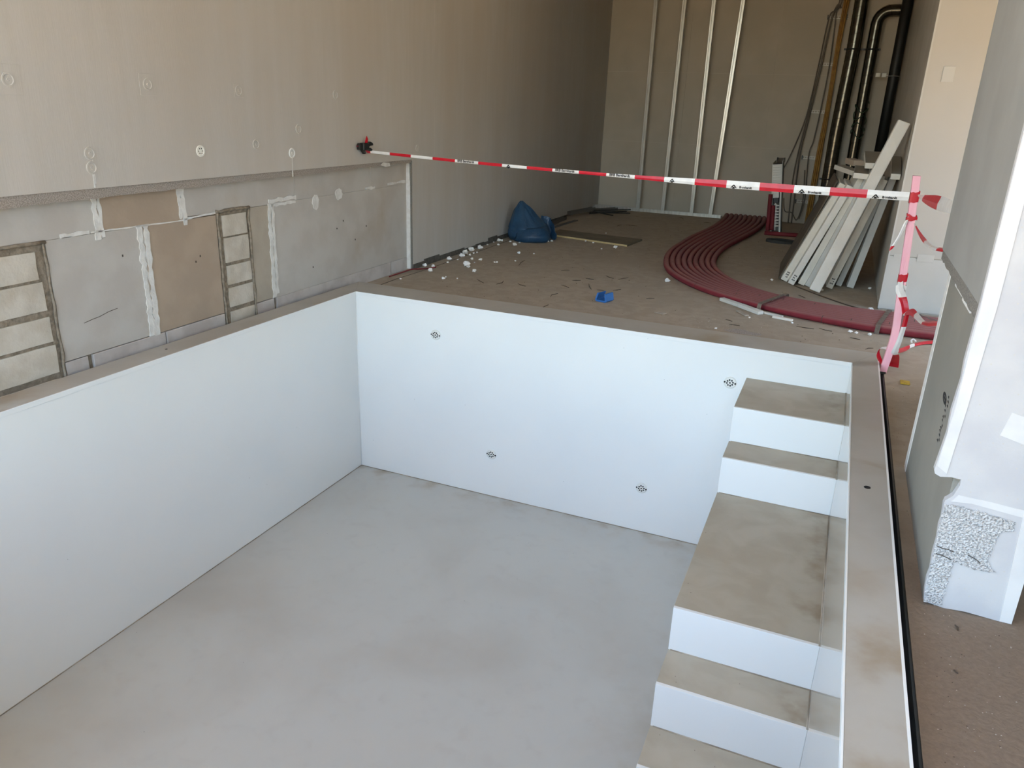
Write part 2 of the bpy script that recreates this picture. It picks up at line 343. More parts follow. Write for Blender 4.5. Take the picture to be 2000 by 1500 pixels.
def pier(y0,y1,ztop,brs,seed):
    wchild(bumpy_slab(y0,y1,F-.16,ztop,-0.056,0.006,16,36,22,seed),'mortar_bed',M['mortar'],smooth=False)
    for i,(z0,z1,ya,yb) in enumerate(brs):
        z0-=.006; z1+=.006; ya-=.010 if ya>-2 else .0; yb+=.008 if yb>-2 else .03
        o=wchild(bumpy_slab(ya,yb,z0,z1,-0.0475,0.005,12,7,16,seed+i+1),'brick',M['brick'],smooth=True)
    # raised mortar frame
    rnd=random.Random(seed)
    for yy in (y0+.012,y1-.012):
        path=[(-0.050+rnd.uniform(-.003,.004),yy+rnd.uniform(-.004,.004),F+ (ztop-F-.02)*t/14) for t in range(15)]
        b=MB(); b.tube(path,[0.008+rnd.uniform(-.002,.003) for _ in path],6); wchild(b,'mortar_bead',M['mortar'],smooth=True)
    path=[(-0.051,y0+(y1-y0)*t/8,ztop-.012+rnd.uniform(-.004,.006)) for t in range(9)]
    b=MB(); b.tube(path,0.010,6); wchild(b,'mortar_bead',M['mortar'],smooth=True)
pier(-1.165,-0.855,0.722,[(.555,.676,-1.105,-.90),(.385,.532,-1.105,-.895),(.238,.352,-1.10,-.89),(.088,.205,-1.10,-.885),(F-.04,.046,-1.10,-.885)],1)
pier(-2.95,-2.345,0.700,[(.515,.640,-2.88,-2.44),(.355,.488,-2.88,-2.425),(.190,.308,-2.88,-2.42),(.022,.160,-2.88,-2.415),(F-.10,-.022,-2.88,-2.41)],20)
# white filler smears over the joints
def smear(y0,z0,y1,z1,w,name='joint_filler',seed=0,n=14):
    rnd=random.Random(seed); A=Vector((y0,z0));B=Vector((y1,z1)); T=(B-A).normalized(); Nn=Vector((-T.y,T.x))
    up=[];dn=[]
    for i in range(n+1):
        p=A.lerp(B,i/n); a=w*(0.5+rnd.uniform(0,.95)); c=w*(0.5+rnd.uniform(0,.95))
        up.append(p+Nn*a); dn.append(p-Nn*c)
    b=MB(); 
    for i in range(n):
        q=[dn[i],dn[i+1],up[i+1],up[i]]
        b.add([(-0.056,v.x,v.y) for v in q]+[(-0.0475,v.x,v.y) for v in q],[(4,5,6,7),(0,1,5,4),(2,3,7,6)]+([(3,0,4,7)] if i==0 else [])+([(1,2,6,5)] if i==n-1 else []))
    return wchild(b,name,M['filler'])
smear(-1.768,0.700,-1.764,0.055,0.018,seed=1,n=26); smear(-1.722,0.700,-1.726,0.05,0.017,seed=2,n=26)
smear(-2.036,0.90,-2.036,0.655,0.016,seed=3,n=9); smear(-2.008,0.90,-2.008,0.665,0.010,seed=4,n=9)
smear(-1.452,0.90,-1.452,0.70,0.013,seed=5,n=8); smear(-1.425,0.90,-1.420,0.66,0.014,seed=6,n=8)
smear(-0.658,0.715,-0.662,0.058,0.017,seed=7,n=26); smear(-0.622,0.715,-0.626,0.08,0.012,seed=8,n=26)
smear(-0.66,0.730,-0.36,0.734,0.014,seed=9,n=9); smear(-0.64,0.700,-0.37,0.703,0.010,seed=10,n=9)
smear(-2.26,0.703,-2.09,0.705,0.010,seed=12,n=7); smear(-1.43,0.697,-1.17,0.706,0.006,seed=13,n=7)
smear(-2.08,0.700,-1.44,0.690,0.004,seed=14,n=14); smear(0.55,0.72,0.69,0.722,0.010,seed=15,n=6); smear(0.90,0.735,1.2,0.74,0.010,seed=16,n=8)
def blob(y,z,r1,r2,seed):
    rnd=random.Random(seed); b=MB(); n=18
    pr=[(y+math.cos(2*math.pi*k/n)*r1*rnd.uniform(.85,1.12), z+math.sin(2*math.pi*k/n)*r2*rnd.uniform(.85,1.12)) for k in range(n)]
    b.prism(pr,lambda a,c,d:(d,a,c),-0.056,-0.048); wchild(b,'filler_spot',M['filler'])
blob(-0.13,0.675,0.04,0.06,1); blob(0.17,0.71,0.045,0.045,2)
b=MB(); b.prism([(0.72,0.905),(0.76,0.925),(0.86,0.915),(0.87,0.89),(0.80,0.885)],lambda a,c,d:(d,a,c),-0.03,-0.004); wchild(b,'filler_lump',M['filler'])
# cracks between base course and boards (dark line) and across one board
def crack(pts,w,name='crack'):
    b=MB()
    for (ya,za),(yb,zb) in zip(pts,pts[1:]):
        b.hexa([(-.06,ya,za-w),(-.0505,ya,za-w),(-.0505,yb,zb-w),(-.06,yb,zb-w)],[(-.06,ya,za+w),(-.0495,ya,za+w),(-.0495,yb,zb+w),(-.06,yb,zb+w)])
    wchild(b,name,M['mortar_dark'])
crack([(-2.20,0.235),(-2.15,0.243),(-2.10,0.248),(-2.04,0.262),(-1.98,0.268)],0.0011)
# plaster relief: dowel heads and patches
def disc(y,z,r,h,m,name,holes=0,patch=None):
    b=MB(); n=20; ring=[]
    prof=[(r,0),(r*.96,h),(r*.74,h*1.1),(r*.66,h*.45),(r*.25,h*.45),(r*.2,h*.9)]
    vs=[];fs=[]
    for rr,hh in prof:
        for k in range(n): a=2*math.pi*k/n; vs.append((hh,y+rr*math.cos(a),z+rr*math.sin(a)))
    for i in range(len(prof)-1):
        for k in range(n): fs.append((i*n+k,i*n+(k+1)%n,(i+1)*n+(k+1)%n,(i+1)*n+k))
    fs.append(tuple(range((len(prof)-1)*n,len(prof)*n))); b.add(vs,fs)
    o=wchild(b,name,m,smooth=False)
    if holes:
        hb=MB()
        for k in range(holes):
            a=2*math.pi*k/holes; c=(h*.5,y+r*.46*math.cos(a),z+r*.46*math.sin(a)); hb.prism([(c[1]+.003*math.cos(t),c[2]+.003*math.sin(t)) for t in [i*math.pi/3 for i in range(6)]],lambda p,q,d:(d,p,q),0,h*.75)
        hb.build('hole',M['hole'],o)
    if patch:
        b=MB(); b.box(0.0,.0018,y-patch,y+patch,z-patch,z+patch); wchild(b,'plaster_patch',M['plaster'],bevel=.001)
disc(-1.299,1.086,0.034,0.006,M['white_plastic'],'dowel_plate',6); disc(-0.442,1.043,0.034,0.006,M['filler'],'dowel_plate')
for (y,z,p) in ((-2.06,1.03,None),(-2.06,1.10,None),(-2.43,1.435,.065),(-1.637,1.443,.055),(-0.928,1.434,.04),(0.104,1.437,None),(-0.803,1.111,None),(-0.353,1.201,None),(1.333,1.018,None)):
    disc(y,z,0.033,0.0045,M['plaster'],'dowel_bump',0,p)
b=MB(); b.box(0,.002,-2.062,-2.054,0.93,1.02); b.box(0,.002,-2.052,-2.046,0.95,1.10); b.box(-.004,.0015,-0.445,-0.440,0.885,1.02); wchild(b,'plaster_drip',M['filler'])
# scuffs / pits on lower boards
b=MB()
for (y,z) in ((0.22,.50),(0.55,.42),(0.13,.45),(0.38,.33),(-1.33,.46),(-1.37,.43),(-1.9,.55),(-0.2,.2)): b.box(-.0525,-.0492,y-.0035,y+.0035,z-.007,z+.005)
wchild(b,'pit_mark',M['mortar_dark'])

# ------------------------------------------------------------------ back wall, right wall (shaft), added unseen wall shaping the daylight
bw=MB(); bw.box(-0.6,4.2,YB+.006,YB+.3,F-.1,ZC+.2); wall_back=bw.build('wall_back',M['joint_soft']); wall_back['kind']='structure'
xs=[-0.35,0.95,2.18,3.40,3.95]; zs=[F-.02,0.965,1.965,ZC]
for i in range(4):
    for k in range(3):
        b=MB(); b.box(xs[i]+.001,xs[i+1]-.001,YB,YB+.02,zs[k]+.002,zs[k+1]-.002); b.build('plasterboard',M['plaster_warm'],wall_back)
wr=MB(); wr.box(3.797,6.6,1.935,YB+.3,F-.1,ZC+.2); wall_right=wr.build('wall_right',M['column_side']); wall_right['kind']='structure'
for (xa,xb,za,zb) in ((3.792,5.2,F+.012,0.386),(3.792,5.2,0.390,ZC)):
    b=MB(); b.box(xa,xb,1.925,1.9349,za,zb); b.build('render_panel',M['column_render'] if zb<1 else M['plaster'],wall_right,bevel=.002)
b=MB(); b.box(3.79,3.802,1.921,1.945,F+.012,ZC); b.build('corner_profile',M['column_render'],wall_right)
b=MB(); b.box(3.905,3.985,1.920,1.9251,1.69,1.80); b.build('plaster_patch',M['column_render'],wall_right,bevel=.002)
b=MB(); b.box(4.0,4.12,1.922,1.9251,0.36,0.42); b.box(3.83,3.93,1.922,1.9251,0.375,0.405); b.build('plaster_patch',M['column_render'],wall_right,bevel=.001)

b=MB(); b.box(4.75,5.45,Y0,0.3,F-.1,ZC+.2); b.box(5.2,5.45,0.3,1.7,2.1,ZC+.2); b.box(5.2,5.45,1.7,1.93,F-.1,ZC+.2); b.build('wall_added_shade',M['plaster'])['kind']='structure'  # unseen wall and opening, added and sized to set the side light

# ------------------------------------------------------------------ pillar in the right foreground
pl=MB(); pl.box(3.846,4.08,-2.465,-1.36,F-.01,ZC); pillar=pl.build('pillar',M['pillar_low'])
tag(pillar,'grey and white pillar beside the pool with torn white foam at its foot','pillar',kind='structure')
def pchild(mb,name,m,bevel=0.0,smooth=False): return mb.build(name,M[m],pillar,bevel=bevel,smooth=smooth)
b=MB(); b.box(3.795,3.845,-2.466,-1.352,0.917,ZC); pchild(b,'cladding_board','pillar_grey',.001)
def raggedx(y0,y1,z0a,z0b,z1,xa,xb,amp,n,seed):
    q=ragged(y0,y1,z0a,z0b,z1,xa,xb,amp,n,seed); return q
pchild(raggedx(-2.466,-1.352,0.868,0.878,0.9165,3.799,3.845,.004,26,8),'foam_edge','eps_dark')
b=MB(); b.box(3.801,3.806,-2.30,-2.10,0.858,0.868); b.box(3.803,3.808,-2.06,-1.86,0.862,0.870); pchild(b,'foam_scrap','filler')
b=MB(); b.box(3.840,3.846,-2.466,-1.425,F-.005,0.90); pchild(b,'base_board','pillar_low')
b=MB(); b.box(3.838,3.846,-1.424,-1.352,F-.005,0.90); pchild(b,'corner_profile','white_trim',.001)
out=[(3.793,ZC),(3.793,.93),(3.789,.76),(3.792,.70),(3.787,.6),(3.790,.53),(3.784,.45),(3.780,.405),(3.784,.393),(3.80,.386),(3.83,.391),(3.856,.389),(3.857,.37),(3.853,.355),(3.846,.332),(3.838,.322),(3.829,.312),(3.827,.298),(3.831,.25),(3.829,.22),(3.833,.17),(3.832,.12),(3.836,.06),(3.833,.03),(3.836,-.02),(3.840,-.052),(3.90,-.060),(3.96,-.055),(4.05,-.060),(4.086,-.060),(4.086,ZC)]
b=MB(); b.prism(out,lambda a,c,d:(a,d,c),-2.466,-2.492); pchild(b,'front_render','render_white')
b=MB(); b.prism([(3.795,ZC),(3.795,.93),(3.795,.62),(3.786,.42),(3.815,.40),(3.825,.62),(3.835,.93),(3.835,ZC)],lambda a,c,d:(a,d,c),-2.4915,-2.4945); pchild(b,'corner_profile','render_strip')
b=MB(); b.prism([(4.036,.315),(4.088,.30),(4.088,-.058),(4.055,-.058)],lambda a,c,d:(a,d,c),-2.4915,-2.4955); pchild(b,'corner_profile','render_strip')
b=MB(); b.prism([(3.924,.55),(3.938,.625),(4.04,.60),(4.04,.52)],lambda a,c,d:(a,d,c),-2.4915,-2.494); pchild(b,'render_patch','render_strip')
b=MB(); b.prism([(3.845,.312),(3.90,.318),(4.087,.30),(4.087,.325),(3.95,.335),(3.86,.338)],lambda a,c,d:(a,d,c),-2.4915,-2.4935); pchild(b,'mesh_tape','render_strip')
# torn rough foam patch: displaced little grid, cut by an outline
def inpoly(x,y,P):
    c=False; n=len(P); k=n-1
    for i in range(n):
        if ((P[i][1]>y)!=(P[k][1]>y)) and (x<(P[k][0]-P[i][0])*(y-P[i][1])/(P[k][1]-P[i][1])+P[i][0]): c=not c
        k=i
    return c
RP=[(3.829,.30),(3.87,.302),(3.95,.297),(4.022,.285),(4.024,.255),(3.992,.245),(3.985,.20),(3.98,.14),(4.005,.105),(3.95,.10),(3.893,.112),(3.89,.02),(3.892,-.05),(3.842,-.05),(3.837,.05),(3.833,.15)]
b=MB(); st=0.0036; nx=int(.21/st); nz_=int(.37/st)
rnd=random.Random(4); H={}
for i in range(nx+1):
    for k in range(nz_+1): H[i,k]=0.0015+0.004*abs(noise.noise(Vector((i*.8,k*.8,2.2))))+rnd.uniform(0,.0022)
idx={}
for i in range(nx):
    for k in range(nz_):
        x=3.825+(i+.5)*st; z=-.06+(k+.5)*st
        jx=noise.noise(Vector((x*90,z*90,0)))*.006
        if inpoly(x+jx,z+jx,RP):
            q=[]
            for (a,c) in ((i,k),(i+1,k),(i+1,k+1),(i,k+1)):
                if (a,c) not in idx: idx[a,c]=len(b.v); b.v.append((3.825+a*st,-2.4915-H[a,c],-.06+c*st))
                q.append(idx[a,c])
            b.f.append(q); b.mi.append(0)
pchild(b,'torn_foam','bead_rough')
b=MB()
for pts in ([(3.838,.155),(3.855,.15),(3.868,.152),(3.885,.147)],[(3.84,.128),(3.86,.126),(3.885,.118)],[(3.925,.147),(3.95,.137),(3.962,.128)]):
    b.tube([(x,-2.4975,z) for x,z in pts],.0014,5)
pchild(b,'tear','mortar_dark')
# smudged print on the grey board
b=MB(); 
def ell(yc,zc,a,bb,t):
    n=20; return [(yc+a*math.cos(2*math.pi*k/n),zc+bb*math.sin(2*math.pi*k/n)) for k in range(n)]
P1=ell(-1.97,.475,.055,.018,0)
for k in range(20):
    p,q=P1[k],P1[(k+1)%20]; pi=(-1.97+(p[0]+1.97)*.55,.475+(p[1]-.475)*.45); qi=(-1.97+(q[0]+1.97)*.55,.475+(q[1]-.475)*.45)
    b.add([(3.8395,*p),(3.8395,*q),(3.8395,*qi),(3.8395,*pi)],[(0,1,2,3)])
b.add([(3.8395,-2.0,.470),(3.8395,-1.94,.470),(3.8395,-1.94,.480),(3.8395,-2.0,.480)],[(0,1,2,3)])
rnd=random.Random(9)
for k in range(14):
    y0=-2.06+rnd.uniform(-.02,.03); z0=.50-k*.013; b.add([(3.8395,y0,z0),(3.8395,y0+.02+rnd.uniform(0,.02),z0),(3.8395,y0+.018,z0+.009),(3.8395,y0+.002,z0+.008)],[(0,1,2,3)])
pchild(b,'printed_mark','ink')

# ------------------------------------------------------------------ pool basin
W=3.60; D=1.5; PY=-4.40
pool=empty('swimming_pool',(0,0,0)); tag(pool,'empty white plastic pool basin with corner steps and dusty rim','pool')
T=0.02
def pc(mb,name,m,bevel=0.0,smooth=False,parent=None): return mb.build(name,M[m],parent or pool,bevel=bevel,smooth=smooth)
b=MB(); b.box(-T,W+T,PY-T,T,-D-.03,-D); pc(b,'basin_floor','pool_floor')
b=MB(); b.box(-T,0,PY,T,-D,-.022); pc(b,'basin_wall','pool')
far=MB(); far.box(0,W,0,T,-D,-.022); far_wall=pc(far,'basin_wall','pool')
b=MB(); b.box(W,W+T,PY,T,-D,-.022); pc(b,'basin_wall','pool_gloss')
b=MB(); b.box(0,W,PY-T,PY,-D,-.022); pc(b,'basin_wall','pool')
# rim: one mitred board per side, white lip along the inner edge
RL,RF,RR,RN=-0.175,0.305,3.75,PY-.16
def rimb(poly,name='rim_board'):
    b=MB(); b.prism(poly,lambda a,c,d:(a,c,d),-0.022,0.0); return pc(b,name,'rim',bevel=.0015)
rimb([(-.004+.002,PY),(0-.003,0.003),(RL,RF),(RL,RN)]); rimb([(RL,RF),(-.003,.003),(W+.003,.003),(RR,RF)])
rimb([(RR,RF),(W+.003,.003),(W+.003,PY),(RR,RN)]); rimb([(RL,RN),(0,PY),(W,PY),(RR,RN)])
for (xa,xb,ya,yb) in ((0-.003,0.003,PY,0),(0,W,-.003,.003),(W-.003,W+.003,PY,0),(0,W,PY-.003,PY+.003)):
    b=MB(); b.box(xa,xb,ya,yb,-.025,0.0012); pc(b,'rim_lip','pool',bevel=.001)
b=MB(); b.box(RR-.004,RR+.004,RN,RF,-.35,0.0008); pc(b,'rim_edge','pool')
b=MB(); b.box(RL-.003,RL,RN,RF,-.35,-.001); b.box(RL,RR,RF,RF+.003,-.2,-.001); pc(b,'rim_skirt','rim')
# drilled holes in the rim
def holemark(x,y,r,par,z=0.0012):
    b=MB(); b.prism([(x+r*math.cos(2*math.pi*k/16),y+r*1.05*math.sin(2*math.pi*k/16)) for k in range(16)],lambda a,c,d:(a,c,d),-.01,z); b.build('rim_hole',M['hole'],par)
holemark(3.669,-1.807,.013,pool); holemark(-.098,-1.797,.007,pool)
# weld seams
def seam(path,r,name='weld_seam',m='seam'):
    b=MB(); b.tube(path,r,6); pc(b,name,m,smooth=True)
seam([(0.002,0,-D+.002),(0.002,PY,-D+.002)],.0028); seam([(0,-.002,-D+.002),(3.0,-.002,-D+.002)],.0028)
seam([(0.001,-.001,-D),(0.001,-.001,-.02)],.004,m='pool')
# steps
TR=[(-0.2,0.0,-0.59),(-0.415,-0.59,-0.852),(-0.633,-0.852,-2.052),(-0.853,-2.052,-2.297),(-1.073,-2.297,-2.54),(-1.285,-2.54,-2.79)]
XS=2.997
stair=empty('steps'); stair.parent=pool
for i,(z,ya,yb) in enumerate(TR):
    b=MB(); b.box(XS,W,yb,ya-.0005,z-.015,z); b.build('tread',M['tread'],stair,bevel=.001)
    zl=TR[i+1][0] if i+1<len(TR) else -D
    b=MB(); b.box(XS,W,yb-.003,yb+.014,zl,z+.0012); b.build('riser',M['pool'],stair,bevel=.0012)
    b=MB(); b.tube([(XS+.01,yb-.004,zl+.001),(W-.002,yb-.004,zl+.001)],.0035,6); b.build('weld_seam',M['seam'],stair,smooth=True)
    b=MB(); b.tube([(W-.002,ya-.003,z+.001),(W-.002,yb,z+.001)],.0035,6); b.build('weld_seam',M['seam'],stair,smooth=True)
b=MB()
prev=0.0
for (z,ya,yb) in TR: b.box(XS,XS+.012,yb,ya,-D,z-.001)
b.build('stringer',M['pool'],stair)
# massage inlets in the far wall
for (x,z) in ((.707,-.248),(2.898,-.251),(1.20,-1.138),(2.389,-1.148)):
    jb=MB(); n=28; prof=[(.040,0),(.040,-.004),(.036,-.007),(.012,-.0085)]
    vs=[];fs=[]
    for r_,y_ in prof:
        for k in range(n): a=2*math.pi*k/n; vs.append((x+r_*math.cos(a),y_,z+r_*math.sin(a)))
    for i in range(3):
        for k in range(n): fs.append((i*n+k,i*n+(k+1)%n,(i+1)*n+(k+1)%n,(i+1)*n+k))
    fs.append(tuple(range(3*n,4*n))); jb.add(vs,fs)
    jet=pc(jb,'inlet_nozzle','white_plastic',smooth=False)
    hs=[(0,0)]+[(.0195*math.cos(2*math.pi*k/8+.2),.0195*math.sin(2*math.pi*k/8+.2)) for k in range(8)]+[(-.034,.002),(.034,-.002)]
    for hx,hz in hs:
        hb=MB(); hb.prism([(x+hx+.0056*math.cos(2*math.pi*k/10),z+hz+.0056*math.sin(2*math.pi*k/10)) for k in range(10)],lambda a,c,d:(a,d,c),-.004,-.0092); hb.build('hole',M['hole'],jet)

# ------------------------------------------------------------------ studs and track at the back wall
b=MB(); b.box(-.30,1.735,7.03,7.034,F,F+.045); b.box(-.30,1.735,7.125,7.129,F,F+.04); b.box(-.30,1.735,7.034,7.125,F,F+.004); b.box(1.728,1.735,7.03,7.10,F,F+.035)
t=b.build('metal_track',M['galv']); tag(t,'galvanised floor track along the foot of the back wall','track')
studs=[((0.452,.44)),((0.842,.862)),((1.285,1.258)),((1.568,1.70))]
names=['leftmost galvanised stud standing against the back wall','second galvanised stud from the left on the back wall','third galvanised stud from the left on the back wall','rightmost galvanised stud, leaning to the right on the back wall']
for (xb,xt),lb in zip(studs,names):
    st_=empty('metal_stud',(xb,7.08,F)); tag(st_,lb,'stud','studs on the back wall')
    L_=ZC-F-.006; dx=(xt-xb)
    def bar(x0,x1,y0,y1,nm):
        b=MB(); b.hexa([(x0,y0,.005),(x1,y0,.005),(x1,y1,.005),(x0,y1,.005)],[(x0+dx,y0,L_),(x1+dx,y0,L_),(x1+dx,y1,L_),(x0+dx,y1,L_)])
        b.build(nm,M['galv'],st_,bevel=.001)
    bar(-.027,-.007,-.030,-.027,'flange'); bar(.007,.027,-.030,-.027,'flange'); bar(-.008,.008,-.010,-.007,'groove'); bar(-.027,-.024,-.030,.02,'web'); bar(.024,.027,-.03,.02,'web')

# ------------------------------------------------------------------ ducts, soil pipe, conduits
def spiral(path,r,label,extra=None,pitch=.105):
    P=resample(path,90); d=empty('spiral_duct',P[0]); tag(d,label,'duct','spiral ducts in the back corner')
    b=MB(); b.tube(P,r,24); b.build('duct_body',M['duct'],d,smooth=True,loc=tuple(P[0]))
    # helical lock seam
    L=sum((q-p).length for p,q in zip(P,P[1:])); turns=int(L/pitch); hp=[]; Q=resample(path,turns*16)
    u=Vector((1,0,0))
    for i,p in enumerate(Q):
        tt=(Q[min(i+1,len(Q)-1)]-Q[max(i-1,0)]).normalized(); u=(u-tt*u.dot(tt)).normalized(); w=tt.cross(u); a=2*math.pi*i/16
        hp.append(p+(u*math.cos(a)+w*math.sin(a))*(r+.0005))
    b=MB(); b.tube(hp,.0032,5); b.build('lock_seam',M['duct'],d,smooth=True,loc=tuple(P[0]))
    return d
def clampring(par,c,r,tilt=0):
    b=MB(); b.tube([(c[0]+r*math.cos(2*math.pi*k/24),c[1]+r*math.sin(2*math.pi*k/24),c[2]) for k in range(24)],.010,6,closed=True)
    b.box(c[0]-r-.03,c[0]-r+.005,c[1]-.012,c[1]+.012,c[2]-.012,c[2]+.012); b.box(c[0]+r-.005,c[0]+r+.03,c[1]-.012,c[1]+.012,c[2]-.012,c[2]+.012); b.box(c[0]-.01,c[0]+.01,c[1]+r,YB-.005,c[2]-.008,c[2]+.008)
    b.build('pipe_clamp',M['black'],par,smooth=False,loc=tuple(c))
d1=spiral([(3.135,7.13,F+.01),(3.135,7.13,1.2),(3.172,7.13,2.3),(3.172,7.13,ZC-.003)],.088,'left spiral steel duct rising beside the yellow conduits')
clampring(d1,(3.172,7.13,2.29),.09); clampring(d1,(3.135,7.13,0.60),.09)
d2=spiral([(3.40,7.14,F+.01),(3.40,7.14,1.0),(3.40,7.14,2.55)]+[(3.40+.16-.16*math.cos(a),7.14,2.60+.16*math.sin(a)) for a in [i*math.pi/16 for i in range(1,9)]]+[(3.62,7.14,2.76),(3.784,7.14,2.76)],.075,'right spiral steel duct with a bend at its top')
clampring(d2,(3.40,7.14,2.29),.077)
b=MB(); b.tube([(3.72,6.98,F+.005),(3.72,6.98,ZC-.003)],.066,20); 
sp=empty('soil_pipe',(3.725,6.98,F)); tag(sp,'black soil pipe standing in the back right corner','pipe'); b.build('pipe_body',M['black_pipe'],sp,smooth=True,loc=(3.725,6.98,F))
b=MB(); b.tube([(3.72+.068*math.cos(2*math.pi*k/24),6.98+.068*math.sin(2*math.pi*k/24),1.96) for k in range(24)],.006,6,closed=True); b.build('pipe_clamp',M['galv'],sp,loc=(3.725,6.98,1.96))
b=MB(); b.box(3.50,3.555,6.97,6.985,1.945,1.995); b.box(3.575,3.63,6.97,6.985,1.945,1.995); b.box(3.63,3.66,6.975,6.985,1.962,1.972); b.box(3.52,3.54,6.985,YB-.005,1.96,1.98); b.build('wall_bracket',M['white_plastic'],sp,bevel=.003,loc=(3.565,6.98,1.97))
b=MB(); b.tube([(3.77,7.25,F+.005),(3.77,7.25,ZC-.005)],.02,10); o=b.build('riser_pipe',M['cab_grey'],smooth=True); tag(o,'thin grey riser pipe in the back right corner behind the black pipe','pipe')
# green wire looped round the right duct
pts=[(3.40+.085*math.cos(a),7.14+.085*math.sin(a)-.01,1.62-.045*a/ math.pi*1.2+.04*math.sin(a*2.3)) for a in [i*.5 for i in range(52)]]
b=MB(); b.tube(catmull(pts,3),.006,5); o=b.build('green_wire',M['cable_green'],smooth=True); tag(o,'green wire looped around the right spiral duct','wire')
# clip rails and cables
for (z,xa,xb),w in zip(((2.694,2.77,3.04),(2.108,2.75,2.98),(1.49,2.73,2.99),(.87,2.725,3.0),(.252,2.73,3.0)),('topmost','second from the top','middle one','fourth from the top','lowest')):
    r_=empty('clip_rail',((xa+xb)/2,7.26,z)); tag(r_,'white slotted cable clip rail on the back wall, '+w,'clip','cable clip rails')
    b=MB(); b.box(xa,xb,7.255,7.277,z-.020,z-.008); b.box(xa,xb,7.255,7.277,z+.010,z+.020)
    x=xa
    while x<xb-.01: b.box(x,x+.012,7.255,7.277,z-.008,z+.010); x+=.034
    b.build('slotted_bar',M['white_plastic'],r_,bevel=.001,loc=((xa+xb)/2,7.26,z))
    b=MB(); b.box(xa+.004,xa+.018,7.22,7.256,z-.028,z+.028); b.build('clip',M['black'],r_,loc=((xa+xb)/2,7.26,z))
    b=MB(); b.box(xb-.03,xb-.016,7.20,7.256,z-.03,z+.03); b.build('clip',M['black'],r_,loc=((xa+xb)/2,7.26,z))
CB=[('yellow_conduit','cable_y',[(2.925,7.18,F+.005),(2.93,7.19,.8),(2.955,7.19,1.6),(2.955,7.19,2.5),(2.99,7.18,ZC-.003)],.014,'leftmost yellow conduit of the bundle beside the duct'),
 ('yellow_conduit','cable_y',[(2.952,7.18,F+.005),(2.955,7.19,.8),(2.975,7.19,1.6),(2.972,7.20,2.5),(3.03,7.18,ZC-.003)],.014,'middle yellow conduit of the bundle beside the duct'),
 ('yellow_conduit','cable_y',[(2.978,7.18,F+.005),(2.982,7.20,.8),(2.99,7.20,1.6),(2.995,7.20,2.5),(3.07,7.18,ZC-.003)],.013,'rightmost yellow conduit of the bundle beside the duct'),
 ('grey_cable','cable_g',[(2.45,7.1,.55),(2.56,7.2,.85),(2.70,7.22,1.4),(2.76,7.22,2.1),(2.80,7.22,2.7),(2.90,7.2,2.9),(2.93,7.2,ZC-.003)],.008,'grey cable swinging furthest left towards the manifold box'),
 ('grey_cable','cable_g',[(2.69,7.14,F+.005),(2.66,7.2,.5),(2.67,7.22,.9),(2.73,7.22,1.5),(2.79,7.22,2.1),(2.83,7.22,2.65),(2.88,7.2,2.84),(2.93,7.2,2.80)],.009,'grey cable ending in a hook at the topmost clip rail'),
 ('grey_cable','cable_g',[(2.735,7.14,F+.005),(2.72,7.2,.3),(2.70,7.22,.9),(2.75,7.22,1.5),(2.80,7.22,2.1),(2.84,7.22,2.7),(2.93,7.2,2.95),(2.95,7.2,ZC-.003)],.010,'thick grey cable running left of the clip rails'),
 ('grey_cable','cable_g',[(2.83,7.1,.02),(2.86,7.2,.3),(2.82,7.22,.9),(2.85,7.22,1.1),(2.88,7.22,1.5),(2.90,7.22,2.1),(2.88,7.22,2.7),(2.86,7.2,2.80)],.008,'grey cable hanging across the middle of the clip rails'),
 ('grey_cable','cable_g',[(2.58,7.1,.30),(2.62,7.1,.12),(2.72,7.1,.10),(2.80,7.15,.0),(2.84,7.2,.25),(2.80,7.2,.7)],.007,'grey cable hanging in a low loop above the floor')]
for nm,m,P,r_,lb in CB:
    b=MB(); b.tube(catmull(P,7),r_,8); o=b.build(nm,M[m],smooth=True); tag(o,lb,'cable' if m=='cable_g' else 'conduit','cables and conduits on the back wall')

# ------------------------------------------------------------------ manifold box with red sleeves
mf=empty('heating_manifold',(2.62,6.05,F)); tag(mf,'narrow grey metal manifold box with white fittings at the end of the red pipes','manifold')
def mc(b,n,m,bevel=0.0,smooth=False): return b.build(n,M[m],mf,bevel=bevel,smooth=smooth,loc=(2.62,6.05,F))
b=MB(); b.box(2.675,2.680,5.98,6.20,F,.87); b.box(2.555,2.560,6.10,6.20,F,.85); b.box(2.56,2.675,6.195,6.20,F,.85); mc(b,'box_casing','cab_grey')
b=MB(); b.box(2.55,2.565,5.99,6.005,F,.83); b.box(2.655,2.672,5.99,6.005,F,.83); mc(b,'mounting_rail','white_plastic',.002)
b=MB(); b.add([(2.555,5.98,.83),(2.675,5.98,.83),(2.69,6.2,.88),(2.60,6.2,.885)],[(0,1,2,3)]); b.add([(2.555,5.98,.845),(2.675,5.98,.845),(2.69,6.2,.895),(2.60,6.2,.90)],[(0,1,2,3)]); b.box(2.60,2.604,6.0,6.2,.845,.91); b.box(2.688,2.692,6.0,6.2,.845,.90); mc(b,'box_top','cab_grey')
b=MB()
for k in range(7): b.box(2.56,2.66,5.985,5.998,.60+k*.032,.60+k*.032+.026)
b.box(2.56,2.66,5.999,6.004,.58,.83); mc(b,'louvre_plate','white_plastic',.003)
b=MB(); b.box(2.565,2.645,5.985,6.0,.40,.50); b.box(2.57,2.64,5.98,5.986,.455,.465); mc(b,'cover_plate','white_plastic',.003)
b=MB()
for k in range(8): b.box(2.585,2.625,5.985,6.01,.02+k*.038,.02+k*.038+.028); b.box(2.625,2.65,5.99,6.0,.025+k*.038,.04+k*.038)
b.box(2.592,2.612,6.01,6.03,-.03,.33); mc(b,'manifold_bar','white_plastic',.002)
